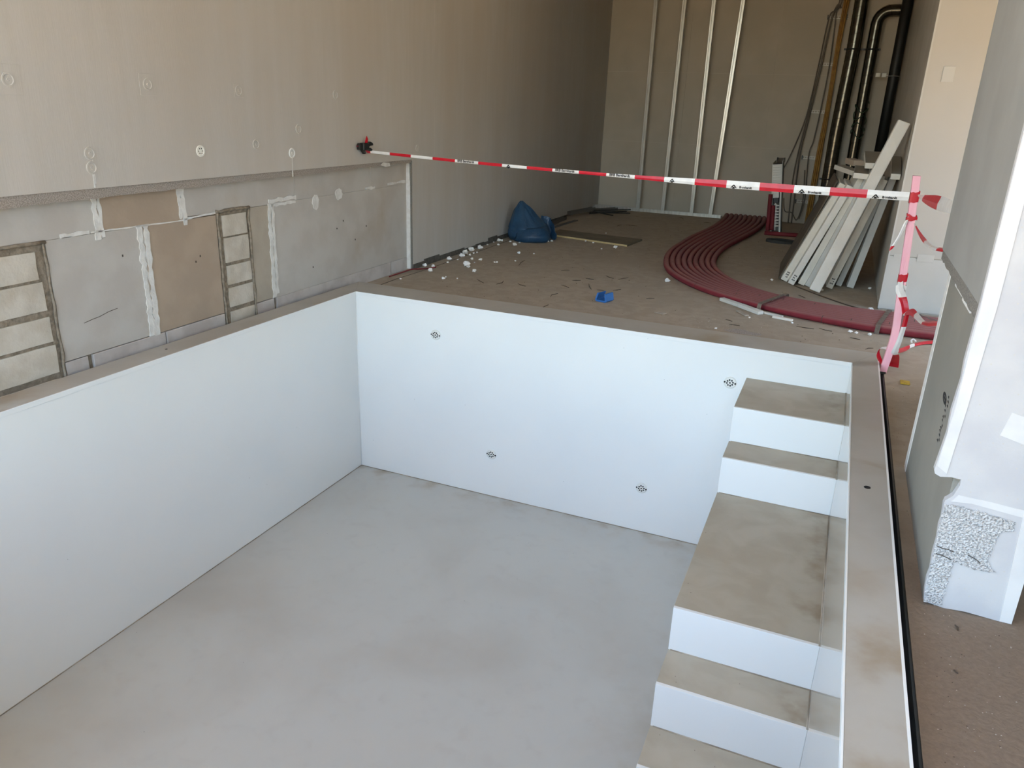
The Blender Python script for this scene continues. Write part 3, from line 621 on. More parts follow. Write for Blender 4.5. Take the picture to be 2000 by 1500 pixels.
b=MB(); b.box(2.57,2.64,6.02,6.08,.33,.40); mc(b,'valve','black',.006)
for path,lb in (([(2.515,5.93,F+.03),(2.50,5.94,.20),(2.485,5.95,.44)],'upright dark red sleeve left of the manifold box'),([(2.565,5.94,F+.04),(2.552,5.95,.15),(2.54,5.96,.30)],'short upright dark red sleeve against the manifold bar')):
    b=MB(); b.tube(catmull(path,5),.026,12); o=b.build('pipe_sleeve',M['red_dark'],smooth=True); tag(o,lb,'sleeve')
b=MB(); b.tube([(2.50,5.70,F+.027),(2.75,5.73,F+.027),(3.06,5.79,F+.027)],.026,12); o=b.build('pipe_sleeve',M['red_dark'],smooth=True); tag(o,'dark red sleeve lying on the floor in front of the manifold box','sleeve')
mf.rotation_euler=(0,R(-6.5),0)
# black ring on the floor
b=MB(); n=36; prof=[(.175,.0),(.175,.03),(.165,.038),(.125,.038),(.118,.03),(.115,.012),(0.0001,.010)]
vs=[];fs=[]
for r_,z_ in prof:
    for k in range(n): a=2*math.pi*k/n; vs.append((2.75+r_*math.cos(a),5.15+r_*.62*math.sin(a),F+z_))
for i in range(len(prof)-1):
    for k in range(n): fs.append((i*n+k,i*n+(k+1)%n,(i+1)*n+(k+1)%n,(i+1)*n+k))
b.add(vs,fs); o=b.build('floor_drain',M['rubber'],smooth=True); tag(o,'black round drain ring on the floor in front of the red sleeve','drain')

# ------------------------------------------------------------------ red insulated pipes sweeping across the floor
OUT=[(1.755,7.24),(1.80,6.6),(1.80,5.67),(1.725,4.7),(1.70,4.1),(1.70,3.5),(1.775,2.95),(1.93,2.40),(2.225,1.92),(2.60,1.565),(3.07,1.285),(3.45,1.15),(3.75,1.075),(4.15,1.08),(4.6,1.12),(5.2,1.15)]
INN=[(2.37,7.24),(2.42,6.7),(2.41,5.9),(2.32,4.9),(2.245,4.2),(2.245,3.6),(2.295,3.05),(2.42,2.60),(2.62,2.22),(2.92,1.90),(3.28,1.72),(3.58,1.655),(3.85,1.635),(4.21,1.63),(4.65,1.66),(5.2,1.68)]
NP=9; N_=70
Oc=resample(catmull([(x,y,0) for x,y in OUT],8),N_*2); Ic=resample(catmull([(x,y,0) for x,y in INN],8),N_*2)
O2=[catmull([(x,y,0) for x,y in OUT],5),catmull([(x,y,0) for x,y in INN],5)]
ordn=['outermost','second from the outside','third from the outside','fourth from the outside','middle one','fourth from the inside','third from the inside','second from the inside','innermost']
for p in range(NP):
    f=(p+.5)/NP; path=[]; rs=[]
    for i,(a,c) in enumerate(zip(O2[0],O2[1])):
        q=a.lerp(c,f); wd=(c-a).length/NP; r_=wd*.5*.965
        path.append(Vector((q.x,q.y,F+min(r_,.033)+.001))); rs.append(min(r_,.033))
    b=MB(); b.tube(path,rs,12)
    # a butt joint every so often
    o=b.build('insulated_pipe',M['red_foam'],smooth=True); tag(o,'red foam insulated pipe curving over the floor, '+ordn[p],'pipe','red pipes sweeping over the floor')
    cum=0; nxt=.5+.17*p%.6
    for i in range(1,len(path)-1):
        cum+=(path[i]-path[i-1]).length
        if cum>nxt:
            nxt+=1.25; tt=(path[i+1]-path[i-1]).normalized(); b=MB(); b.tube([path[i]-tt*.0025,path[i]+tt*.0025],rs[i]+.0006,12); b.build('butt_joint',M['mortar_dark'],o,smooth=True)
def strapover(pa,pb,h,w,label):
    A=Vector((*pa,0));B=Vector((*pb,0)); T_=(B-A).normalized(); S=Vector((-T_.y,T_.x,0)); n=26; b=MB(); vs=[]
    for i in range(n+1):
        t=i/n; p=A.lerp(B,t); z=F+h+.004*math.cos(t*9*2*math.pi); 
        if i in (0,n): z=F+.004
        for sgn in (-1,1):
            for dz in (0,.003): q=p+S*w*.5*sgn; vs.append((q.x,q.y,z+dz))
    fs=[]
    for i in range(n):
        k=i*4; fs+=[(k,k+4,k+6,k+2),(k+1,k+3,k+7,k+5),(k,k+1,k+5,k+4),(k+2,k+6,k+7,k+3)]
    fs+=[(0,2,3,1),(n*4,n*4+1,n*4+3,n*4+2)]
    b.add(vs,fs); o=b.build('perforated_strap',M['strap'],smooth=False); tag(o,label,'strap','straps over the red pipes')
strapover((2.905,1.27),(3.085,1.83),.068,.032,'metal strap across the red pipes left of the leaning boards')
strapover((3.765,1.05),(3.865,1.66),.068,.032,'metal strap across the red pipes beside the pink post')
strapover((4.45,1.08),(4.02,1.64),.069,.014,'thin strap crossing the red pipes behind the pink post')
# white timber / tile offcuts along the pipes
def offcut(x0,y0,x1,y1,w,h,m,name,label,cat='offcut',group=None,rag=0):
    A=Vector((x0,y0,0));B=Vector((x1,y1,0));T_=(B-A).normalized();S=Vector((-T_.y,T_.x,0))*w/2
    b=MB(); b.hexa([(*(A-S).xy,F+.001),(*(B-S).xy,F+.001),(*(B+S).xy,F+.001),(*(A+S).xy,F+.001)],[(*(A-S).xy,F+h),(*(B-S).xy,F+h*.9),(*(B+S).xy,F+h),(*(A+S).xy,F+h*.95)])
    o=b.build(name,M[m],bevel=.003); tag(o,label,cat,group); return o
G='white strips along the red pipes'
offcut(2.585,1.53,2.752,1.385,.05,.028,'eps_grey2','tile_strip','pale strip against the red pipes, leftmost of the row','strip',G)
offcut(2.757,1.38,2.935,1.205,.055,.030,'eps_grey2','tile_strip','pale strip against the red pipes, second of the row','strip',G)
offcut(2.945,1.265,3.10,1.195,.032,.016,'eps_grey2','tile_strip','thin pale strip against the red pipes, third of the row','strip',G)
offcut(3.03,1.155,3.18,1.115,.028,.018,'eps_cool','tile_strip','bright white strip at the right end of the row by the red pipes','strip',G)
offcut(2.762,1.215,2.845,1.095,.035,.012,'chip','stone_chip','brown flat chip lying below the pale strips','chip')
o=offcut(2.19,.845,2.265,.815,.055,.008,'chip','tile_chip','beige square chip on the floor behind the far pool rim','chip')
o=offcut(3.875,-.07,3.928,-.07,.06,.012,'yellow','sponge_scrap','small yellow scrap on the floor right of the pool corner','scrap')
# dark thin line of sealant on the floor behind the pipes
b=MB(); b.tube(catmull([(3.045,2.60,F+.003),(3.16,2.42,F+.003),(3.41,2.10,F+.003),(3.60,1.90,F+.003),(3.79,1.78,F+.003),(4.1,1.76,F+.003)],6),.006,6); o=b.build('thin_cable',M['splinter'],smooth=True); tag(o,'thin dark cable on the floor below the leaning boards','cable')

# ------------------------------------------------------------------ leaning foam boards (narrow front edges face the pool)
def board(name,xb,yb,xt,zt,th,dep,m,label,skew=-0.07,group='foam boards leaning on the right wall',yt=None,bev=.004):
    """foot at (xb,yb), head at (xt,.,zt); th = thickness across, dep = width going back"""
    yt=yb if yt is None else yt
    A=Vector((xb,yb,F)); B=Vector((xt,yt,zt)); T_=(B-A).normalized()
    back=Vector((skew,1,0)).normalized(); back=(back-T_*back.dot(T_)).normalized(); S=T_.cross(back).normalized(); S=S if S.x>0 else -S
    c=[A-S*th/2,A+S*th/2]; low=min(v.z for v in c); A=A+T_*((F+.001-low)/max(T_.z,.2)); 
    h=B-A
    q=[A-S*th/2,A+S*th/2,A+S*th/2+back*dep,A-S*th/2+back*dep]
    lowz=min(v.z for v in q); 
    if lowz<F: q=[v+Vector((0,0,F-lowz+.0005)) for v in q]
    b=MB(); b.hexa(q,[v+h for v in q]); o=b.build(name,M[m],bevel=bev,loc=tuple(A)); tag(o,label,'board',group); return o
BD=[(2.985,2.65,3.36,.865,.062,.50,'eps','leftmost leaning foam board, with small black print at its foot'),
 (3.058,2.52,3.42,.862,.058,.60,'eps_cool','second foam board from the left, bright white with print at its foot'),
 (3.147,2.555,3.50,.925,.060,.60,'eps','third foam board from the left, without print'),
 (3.205,2.525,3.545,.93,.045,.45,'eps_grey2','grey foam board half hidden behind the tallest board'),
 (3.392,2.55,3.68,.93,.058,.45,'eps','foam board right of the tallest one, with print at its foot'),
 (3.47,2.72,3.70,.89,.05,.35,'eps_grey2','greyish foam board tucked behind the printed one right of the tallest'),
 (3.572,2.695,3.75,.935,.06,.12,'eps_grey2','rightmost pale grey foam board beside the shaft wall')]
bobs=[board('foam_board',*a) for a in BD]
board('foam_board',3.275,2.30,3.735,1.405,.096,.07,'eps_cool','tallest white foam board, leaning in front of all the others',bev=.008)
M['side_shade']=mat('shade brown panel', (92,82,68), (80,70,58), 6, 0.85)
board('side_shade_panel',2.938,2.74,3.308,.885,.014,.78,'side_shade','shade brown panel added for the shaded left side of the leftmost foam board',bev=.001)  # thin added panel, its brown holds the shade of the board's side
# ink stamps on three boards (printed marks)
def stamp(bi,t0,rows):
    xb,yb,xt,zt,th=BD[bi][:5]; A=Vector((xb,yb,F));B=Vector((xt,yb,zt));T_=(B-A).normalized(); 
    back=Vector((-.07,1,0)).normalized(); back=(back-T_*back.dot(T_)).normalized(); S=T_.cross(back).normalized(); S=S if S.x>0 else -S
    b=MB(); o=bobs[bi]
    for k,(s0,s1,l0,l1) in enumerate(rows):
        P=[A+T_*l0+S*s0,A+T_*l0+S*s1,A+T_*l1+S*s1,A+T_*l1+S*s0]
        b.add([p-back*.0012 for p in P],[(0,1,2,3)])
    b.build('print',M['ink'],o,loc=tuple(o.location),recalc=False)
for bi in (0,1,4):
    rnd=random.Random(bi); rows=[]
    for k in range(3):
        l=.05+k*.022
        for s in (-.014,-.004,.006): 
            if rnd.random()<.8: rows.append((s,s+.007,l,l+.010+rnd.uniform(0,.004)))
    stamp(bi,0,rows)
# slabs lying on top
def slab(x,y,z,L,w,h,rz,tx,m,label,rx=0):
    b=MB(); b.box(-w/2,w/2,0,L,0,h); o=b.build('foam_slab',M[m],bevel=.003); o.location=(x,y,z); o.rotation_euler=(R(rx),R(tx),R(rz)); tag(o,label,'slab','foam slabs lying on the leaning boards'); return o
slab(3.485,2.36,.936,.45,.118,.046,0,2,'eps_d','bright slab end lying left of the tallest board',5)
slab(3.455,2.53,.950,.27,.10,.040,36,0,'eps_d2','slab turned leftwards on top of the leftmost boards',7)
slab(3.582,2.45,1.018,.50,.155,.048,2,0,'eps_d','uppermost slab of the pile, behind the tallest board',9)
slab(3.752,2.40,.945,.48,.074,.050,0,0,'eps_d','small slab lying right of the tallest board near the wall',15)
slab(3.455,2.86,1.012,.22,.09,.05,20,0,'panel_tan','brown slab lying at the back of the pile',2)
slab(3.648,2.44,.932,.40,.055,.035,0,0,'eps_d2','low grey slab peeping out under the tallest board',0)

# ------------------------------------------------------------------ pink post and barrier tape
post=empty('barrier_post',(3.79,.09,F)); tag(post,'pink wooden batten standing beside the far right pool corner','post')
pp=catmull([(3.782,.09,F),(3.797,.09,.065),(3.806,.09,.20),(3.797,.09,.36),(3.784,.09,.54),(3.768,.09,.82),(3.747,.09,1.118)],6)
b=MB(); hw=.0205; vs=[];fs=[]
for p in pp:
    for (sx,sy) in ((-1,-1),(1,-1),(1,1),(-1,1)): vs.append((p.x+sx*hw,p.y+sy*.0225,p.z))
m_=len(pp)
for i in range(m_-1):
    for k in range(4): fs.append((i*4+k,i*4+(k+1)%4,(i+1)*4+(k+1)%4,(i+1)*4+k))
fs+=[(3,2,1,0)]; b.add(vs,fs); b.add(vs[-4:],[(0,1,2,3)],1)
b.build('batten',[M['pink'],M['pink_top']],post,bevel=.002,loc=(3.79,.09,F))
b=MB(); b.box(3.763,3.801,.066,.114,F-.0005,F+.012); b.build('foot_tape',M['rubber'],post,loc=(3.79,.09,F))
def film(name,pts,seq,parent=None,k=6,fold=0.0,th=.0006):
    """a strip of tape: pts = (centre, half-width vector); seq = list of (upto t, material index)"""
    C_=catmull([p for p,_ in pts],k); U=catmull([u for _,u in pts],k); n=len(C_)
    ds=[0]
    for a,c in zip(C_,C_[1:]): ds.append(ds[-1]+(c-a).length)
    # cut exactly at the colour changes
    keys=sorted(set([round(d/ds[-1],5) for d in ds]+[s for s,_ in seq if 0<s<1]))
    def at(t,A):
        d=t*ds[-1]
        for i in range(n-1):
            if d<=ds[i+1]+1e-9: q=(d-ds[i])/max(ds[i+1]-ds[i],1e-9); return A[i].lerp(A[i+1],q)
        return A[-1]
    b=MB(); vs=[];rows=[]
    for t in keys:
        c=at(t,C_);u=at(t,U); vs+= [c-u, c-u*.15, c+u]
    if fold:
        for i in range(len(keys)): 
            T_=(Vector(vs[min(i+1,len(keys)-1)*3])-Vector(vs[max(i-1,0)*3])).normalized(); nn=T_.cross(Vector(vs[i*3+2])-Vector(vs[i*3])).normalized()
            vs[i*3+1]=Vector(vs[i*3+1])+nn*fold
    b.v=[tuple(v) for v in vs]
    for i in range(len(keys)-1):
        tm=(keys[i]+keys[i+1])/2; mi=[m for s,m in seq if tm<=s][0]
        for r_ in (0,1): b.f.append([i*3+r_,(i+1)*3+r_,(i+1)*3+r_+1,i*3+r_+1]); b.mi.append(mi)
    o=b.build(name,[M['tape_red'],M['tape_white']],parent,smooth=False,recalc=False)
    s=o.modifiers.new('thick','SOLIDIFY'); s.thickness=th; s.offset=0
    return o
A_=Vector((-0.190,.52,1.021));B_=Vector((3.728,.066,1.003))
def tp(t): return A_.lerp(B_,t)-Vector((0,0,.088*t*(1-t)))
def th_(t): return .0105+.0135*min(1,max(0,(t-.55)/.2))
pts=[(tp(i/24),Vector((0,0,th_(i/24)))) for i in range(25)]
seq=[];
for i in range(1,20): seq.append((.0025+.0523*i, 1 if i%2==1 else 0))
seq[-1]=(1.01,1)
main=film('barrier_tape',pts,seq,None,4,.004); tag(main,'long red and white barrier tape strung from the left wall to the pink post','tape','barrier tape around the pool')
def text(s,t0,t1,size,dz,par,off=.006):
    cu=bpy.data.curves.new('printed_text','FONT'); cu.body=s; cu.size=size; cu.extrude=.0001; cu.align_x='LEFT'; cu.align_y='CENTER'; cu.fill_mode='FRONT'; cu.offset=.0006
    cu.materials.append(M['ink']); o=bpy.data.objects.new('printed_text',cu); col.objects.link(o); o.parent=par
    p=tp(t0); q=tp(t1); d=(q-p).normalized(); nrm=d.cross(Vector((0,0,1))).normalized(); nrm=nrm if nrm.y<0 else -nrm
    up=nrm.cross(d) if nrm.cross(d).z>0 else -nrm.cross(d)
    mt=Matrix((d,up,nrm)).transposed().to_4x4(); mt.translation=p+nrm*off+Vector((0,0,dz)); bpy.context.view_layer.update()
    me=bpy.data.meshes.new_from_object(o.evaluated_get(bpy.context.evaluated_depsgraph_get())); bpy.data.objects.remove(o); bpy.data.curves.remove(cu)
    me.name='printed_text'; me.transform(mt); o=bpy.data.objects.new('printed_text',me); col.objects.link(o); o.parent=par
    if not me.materials: me.materials.append(M['ink'])
    return o
def emblem(t,par,s=.028,dz=-.012):
    p=tp(t); q=tp(t+.01); d=(q-p).normalized(); b=MB()
    def g(a,c,e): return p+d*a+Vector((0,0,c+dz))+Vector((-.1,-1,0)).normalized()*e
    b.prism([(-s,-.006),(-s*.15,.014),(s*.15,.014),(s,-.006),(s*.62,-.006),(0,.007),(-s*.62,-.006)],g,.0062,.0066)
    b.prism([(-.007,-.010),(.007,-.010),(.007,0),(-.007,0)],g,.0062,.0066)
    b.build('printed_emblem',M['ink'],par)
seg=lambda i:.0025+.0523*i
for i in (4,8): text('BRB Bernhardt',seg(i)+.006,seg(i+1),.0245,.002,main)
text('BRB Bernhardt',seg(10)+.006,seg(11),.0245,.002,main)
for i in (6,12): emblem(seg(i)+.014,main,.018,-.006)
for i in (14,16,18):
    emblem(seg(i)+.012,main,.020,-.013); text('Bernhardt',seg(i)+.021,seg(i+1),.019,-.013,main)
# wraps round the post belong to their tapes
def wrap(z,h,tilt,x,m,par,r=.0245,name='knot'):
    b=MB(); vs=[];n=16;fs=[]
    for k in range(n):
        a=2*math.pi*k/n+.4; sx=max(-1,min(1,1.35*math.cos(a)));sy=max(-1,min(1,1.35*math.sin(a)))
        zz=z+tilt*sx+.003*math.sin(k*2.1)
        vs+=[(x+sx*r,.09+sy*(r+.0015),zz-h/2),(x+sx*r*(1.02+.05*math.sin(k*1.7)),.09+sy*(r+.002),zz+h/2)]
    for k in range(n): j=(k+1)%n; fs.append((k*2,j*2,j*2+1,k*2+1))
    b.add(vs,fs); o=b.build(name,M[m],par); s=o.modifiers.new('thick','SOLIDIFY'); s.thickness=.0015
wrap(1.0,.058,.004,3.757,'tape_red',main)
# tape from the post head to the pillar
pts=[((3.775,.07,1.012),(0,0,.006)),((3.785,-.20,1.020),(.004,0,.018)),((3.800,-.55,1.037),(.006,0,.030)),((3.810,-.90,1.055),(.004,0,.031)),((3.825,-1.34,1.078),(.003,0,.020)),((3.86,-1.335,1.080),(.0,0,.018))]
tB=film('barrier_tape',[(Vector(p),Vector(u)) for p,u in pts],[(.16,1),(.55,0),(1.01,1)],None,6,.005); tag(tB,'twisted barrier tape from the head of the pink post to the pillar','tape','barrier tape around the pool')
# tape tied below it
pts=[((3.785,.065,.855),(0,0,.006)),((3.795,-.15,.838),(.006,0,.010)),((3.800,-.5,.838),(.010,0,.013)),((3.803,-.9,.858),(.012,0,.010)),((3.815,-1.34,.912),(.006,0,.016)),((3.86,-1.336,.915),(0,0,.014))]
tC=film('barrier_tape',[(Vector(p),Vector(u)*.62) for p,u in pts],[(.05,1),(.42,0),(.78,1),(1.01,0)],None,6,.004); tag(tC,'narrow barrier tape knotted round the upper post and running to the pillar','tape','barrier tape around the pool')
wrap(.880,.022,.006,3.764,'tape_red',tC,.027); wrap(.890,.014,-.010,3.766,'tape_red',tC,.029)
pts=[((3.742,.06,.872),(.010,0,.004)),((3.735,.055,.845),(.012,0,.0)),((3.722,.05,.79),(.012,0,.004)),((3.703,.05,.735),(.012,0,.004)),((3.694,.05,.715),(.014,0,.003)),((3.688,.045,.695),(.008,0,.008))]
film('tape_tail',[(Vector(p),Vector(u)*.7) for p,u in pts],[(.86,1),(1.01,0)],tC,5,.003)
# tangled tape at mid height, with a hanging end
wrapz=wrap
pts=[((3.772,.062,.505),(.020,0,.020)),((3.778,.055,.470),(.020,0,.018)),((3.795,.045,.440),(.026,0,.006)),((3.818,.03,.395),(.020,-.01,.010)),((3.832,.0,.350),(.020,-.01,.010)),((3.828,-.05,.355),(.004,-.02,.022)),((3.842,-.2,.400),(.008,0,.022)),((3.850,-.45,.430),(.006,0,.018)),((3.845,-.8,.480),(.010,0,.010)),((3.845,-1.1,.545),(.006,0,.014)),((3.860,-1.335,.607),(.004,0,.012))]
tD=film('barrier_tape',[(Vector(p),Vector(u)*.85) for p,u in pts],[(.055,1),(.13,0),(.16,1),(.36,0),(.66,1),(1.01,0)],None,6,.006); tag(tD,'tangled barrier tape wound round the middle of the pink post','tape','barrier tape around the pool')
wrap(.535,.045,.004,3.785,'tape_red',tD,.0245); wrap(.487,.030,-.012,3.788,'tape_white',tD,.0255)
pts=[((3.845,.05,.335),(.012,0,.002)),((3.843,.05,.26),(.013,0,.002)),((3.834,.05,.16),(.015,0,.003)),((3.824,.06,.09),(.018,0,.004)),((3.836,.10,.05),(.022,0,.004)),((3.842,.16,-.005),(.028,0,-.002)),((3.84,.17,-.035),(.032,0,-.002))]
film('tape_tail',[(Vector(p),Vector(u)) for p,u in pts],[(.20,0),(.66,1),(1.01,0)],tD,6,.004)
# tape loop at the post's foot running along the floor
pts=[((3.772,.13,-.01),(.0,0,.016)),((3.745,.11,.035),(.004,0,.018)),((3.738,.10,.065),(.006,0,.014)),((3.757,.10,.095),(.010,.012,.004)),((3.80,.13,.085),(.002,.014,.008)),((3.86,.25,.05),(0,.014,.010)),((3.93,.55,-.005),(.0,.016,.012)),((4.00,.84,F+.012),(0,.02,.006)),((4.12,.98,F+.014),(0,.022,.006)),((4.30,1.02,F+.014),(0,.022,.006))]
tE=film('barrier_tape',[(Vector(p),Vector(u)) for p,u in pts],[(.09,0),(.24,1),(.60,0),(.72,1),(1.01,0)],None,6,.004); tag(tE,'barrier tape looped round the foot of the pink post and trailing on the floor','tape','barrier tape around the pool')
b=MB(); b.tube(catmull([(3.985,.86,F+.02),(3.98,.87,F+.036),(3.995,.88,F+.042),(4.01,.87,F+.03)],5),.006,6); b.build('tape_curl',M['tape_white'],tE,smooth=True)

# ------------------------------------------------------------------ black clamp on the left wall that holds the tape
ck=empty('wall_clamp',(-.18,.45,1.06)); tag(ck,'black plastic clamp with red tape ends on the left wall','clamp')
def kc(b,n,m,bevel=.003): return b.build(n,M[m],ck,bevel=bevel,loc=(-.18,.45,1.06))
b=MB(); b.box(-.196,-.150,.395,.475,1.035,1.090); kc(b,'clamp_body','black',.006)
b=MB(); b.prism([(.465,1.075),(.50,1.100),(.535,1.088),(.540,1.070),(.50,1.066),(.470,1.056)],lambda a,c,d:(d,a,c),-.19,-.155); kc(b,'jaw','black')
b=MB(); b.prism([(.465,1.050),(.50,1.052),(.528,1.040),(.525,1.026),(.49,1.028),(.455,1.036)],lambda a,c,d:(d,a,c),-.19,-.155); kc(b,'jaw','black')
b=MB(); b.prism([(.355,1.040),(.395,1.045),(.395,1.085),(.365,1.090),(.350,1.075)],lambda a,c,d:(d,a,c),-.19,-.160); kc(b,'screw_head','black')
b=MB(); b.prism([(.39,1.036),(.43,1.037),(.44,1.008),(.425,1.004)],lambda a,c,d:(d,a,c),-.185,-.16); kc(b,'handle','black')
b=MB(); b.prism([(.440,1.085),(.475,1.09),(.487,1.118),(.470,1.142),(.455,1.120)],lambda a,c,d:(d,a,c),-.172,-.169); kc(b,'tape_end','tape_red',0)
b=MB(); b.prism([(.450,1.030),(.50,1.034),(.53,1.022),(.52,1.008),(.48,1.012)],lambda a,c,d:(d,a,c),-.175,-.171); kc(b,'tape_end','tape_red',0)
b=MB(); b.box(-.18,-.17,.335,.352,1.062,1.072); kc(b,'screw','red_dark',.002)

# ------------------------------------------------------------------ blue sack
sk=empty('rubbish_sack',(.06,3.50,F)); tag(sk,'crumpled blue rubbish sack against the left wall','sack')
b=MB(); nu,nv=56,30; vs=[]
def fold(p): return noise.ridged_multi_fractal(p,1.0,2.0,3,1.0,2.0) 
for j_ in range(nv+1):
    t=j_/nv
    for i in range(nu):
        a=2*math.pi*i/nu
        r_=(.205+.045*math.sin(math.pi*min(1,t/.5)) if t<.36 else .238*((1-t)/.64)**.78+.012)
        r_*=1+.10*math.cos(a-3.4)*(1-t)
        z=F+.425*t**1.1
        lean=.10*max(0,t-.35)/.65
        q=Vector((math.cos(a)*1.5,math.sin(a)*1.5,t*2.6))
        r_*=1+.10*noise.noise(q*1.3)+.05*(fold(q*.9)-1.2)*(.4+.6*t)
        if t>.86: r_*=1-.25*math.cos(2*a)*(t-.86)/.14
        vs.append((.055+r_*math.cos(a)*1.0-lean*1.25,3.50+r_*math.sin(a)*.86+.02*t,max(F+.001,z+.02*noise.noise(q*2)*t)))
fs=[(j_*nu+i,j_*nu+(i+1)%nu,(j_+1)*nu+(i+1)%nu,(j_+1)*nu+i) for j_ in range(nv) for i in range(nu)]
fs+=[tuple(range(nu-1,-1,-1)),tuple(range(nv*nu,(nv+1)*nu))]
b.add(vs,fs); b.build('sack_body',M['bag'],sk,smooth=True,loc=(.06,3.50,F))
b=MB(); vs=[];n1,n2=14,10     # lower bulge with the gathered seam
for j_ in range(n2+1):
    for i in range(n1+1):
        u=i/n1;v=j_/n2; a=R(-120+150*u); zz=F+.002+.19*v*(1-.25*(1-u))
        rr=.235+.045*math.sin(math.pi*v)*math.sin(math.pi*min(1,u*1.1))+.018*noise.noise(Vector((u*7,v*6,4)))
        rr*= (1-.25*v*v)
        vs.append((.08+rr*math.cos(a)*1.02,3.47+rr*math.sin(a)*.92,zz))
fs=[(j_*(n1+1)+i,j_*(n1+1)+i+1,(j_+1)*(n1+1)+i+1,(j_+1)*(n1+1)+i) for j_ in range(n2) for i in range(n1)]
b.add(vs,fs); o=b.build('sack_fold',M['bag'],sk,smooth=True,loc=(.06,3.50,F)); s=o.modifiers.new('t','SOLIDIFY'); s.thickness=.004
b=MB(); vs=[]
for j_ in range(9):
    for i in range(9):
        u=i/8;v=j_/8; vs.append((.16+.19*u+.02*math.sin(v*5)+.015*noise.noise(Vector((u*4,v*4,1))),3.62+.06*math.sin(u*4)+.03*v,F+.01+(.26-.10*u*u)*v*(1-.1*u)+.015*noise.noise(Vector((u*5,v*5,8)))*v))
fs=[(j_*9+i,j_*9+i+1,(j_+1)*9+i+1,(j_+1)*9+i) for j_ in range(8) for i in range(8)]
b.add(vs,fs); o=b.build('sack_flap',M['bag'],sk,smooth=False,loc=(.06,3.50,F)); s=o.modifiers.new('t','SOLIDIFY'); s.thickness=.004

# ------------------------------------------------------------------ other things on the floor
pw=empty('plywood_sheet',(.65,4.0,F)); tag(pw,'dirty plywood offcut lying flat beside the blue sack','board')
def quadslab(P,z0,z1,name,m,par):
    b=MB(); b.hexa([(x,y,z0) for x,y in P],[(x,y,z1) for x,y in P]); return b.build(name,M[m],par,loc=(.65,4.0,F))
quadslab([(.13,3.92),(1.19,3.69),(1.235,4.22),(.14,4.34)],F+.001,F+.021,'sheet','ply_top',pw)
quadslab([(.13,3.916),(1.19,3.686),(1.191,3.69),(.131,3.92)],F+.0015,F+.0205,'sheet_edge','wood_edge',pw)
bl=empty('edge_protector',(1.71,.97,F)); tag(bl,'short blue plastic U profile on the floor behind the far pool rim','profile')
b=MB(); n_=Vector((0.30,1,0)).normalized(); e_=Vector((1,-.25,0)).normalized()
prof=[(-.046,.070),(-.054,.012),(-.044,0),(.040,0),(.050,.010),(.048,.068),(.038,.068),(.038,.014),(.032,.010),(-.036,.010),(-.042,.016),(-.036,.070)]
O_=Vector((1.712,.93,F+.0005))
prof=[(-.036,.072),(-.054,.014),(-.042,0),(.042,0),(.056,.014),(.044,.072),(.029,.072),(.038,.018),(.034,.014),(-.034,.014),(-.038,.018),(-.022,.072)]
b.prism(prof,lambda a,c,d:tuple(O_+e_*a+n_*d+Vector((0,0,c))),0,.11); b.build('channel',M['blue'],bl,bevel=.002,loc=(1.71,.97,F))
b=MB(); b.tube(catmull([(-.19,.80,F+.012),(-.185,1.02,F+.014),(-.165,1.15,F+.02),(-.13,1.22,F+.015),(-.10,1.33,F+.006),(-.06,1.42,F+.006)],6),.0055,6); o=b.build('red_cable',M['red_dark'],smooth=True); tag(o,'thin red cable end at the foot of the white reveal strip','cable')
# steel scraps in the back left corner
SCR=[((-.06,6.22),(.33,6.85),.012,'rust'),((-.05,6.20),(.475,6.52),.012,'rust'),((.0,6.20),(.36,5.98),.010,'rust'),((-.10,6.15),(.43,6.70),.011,'rust')]
for (a,c,r_,m),lb in zip(SCR,('dark rod in the back left corner, pointing to the studs','dark rod in the back left corner, longest of the four','dark rod in the back left corner, nearest to the pool','dark rod in the back left corner, second from the studs')):
    b=MB(); b.box(0,(Vector(c)-Vector(a)).length,-r_/1.2,r_/1.2,0,r_*1.3); o=b.build('steel_rod',M[m]); o.location=(a[0],a[1],F+.001+.0165*SCR.index((a,c,r_,m))); o.rotation_euler=(0,0,math.atan2(c[1]-a[1],c[0]-a[0])); tag(o,lb,'rod','steel rods in the back corner')
def uprof(x,y,L,rz,w,h,label,z=F+.001):
    b=MB(); b.box(0,L,-w/2,w/2,0,.004); b.box(0,L,-w/2,-w/2+.004,.004,h); b.box(0,L,w/2-.004,w/2,.004,h); o=b.build('channel_offcut',M['cab_grey']); o.location=(x,y,z); o.rotation_euler=(0,0,R(rz)); tag(o,label,'channel','channel offcuts along the left wall'); 
uprof(-.12,4.15,1.25,92,.05,.045,'long grey channel lying along the left wall behind the sack')
uprof(-.16,5.55,.75,80,.06,.05,'grey channel offcut lying across the end of the long one',F+.048)
uprof(-.03,4.35,1.05,88,.04,.012,'flat pale channel lying on the floor beside the long grey channel')
uprof(-.12,6.35,.60,62,.06,.05,'grey channel stub in the back left corner')
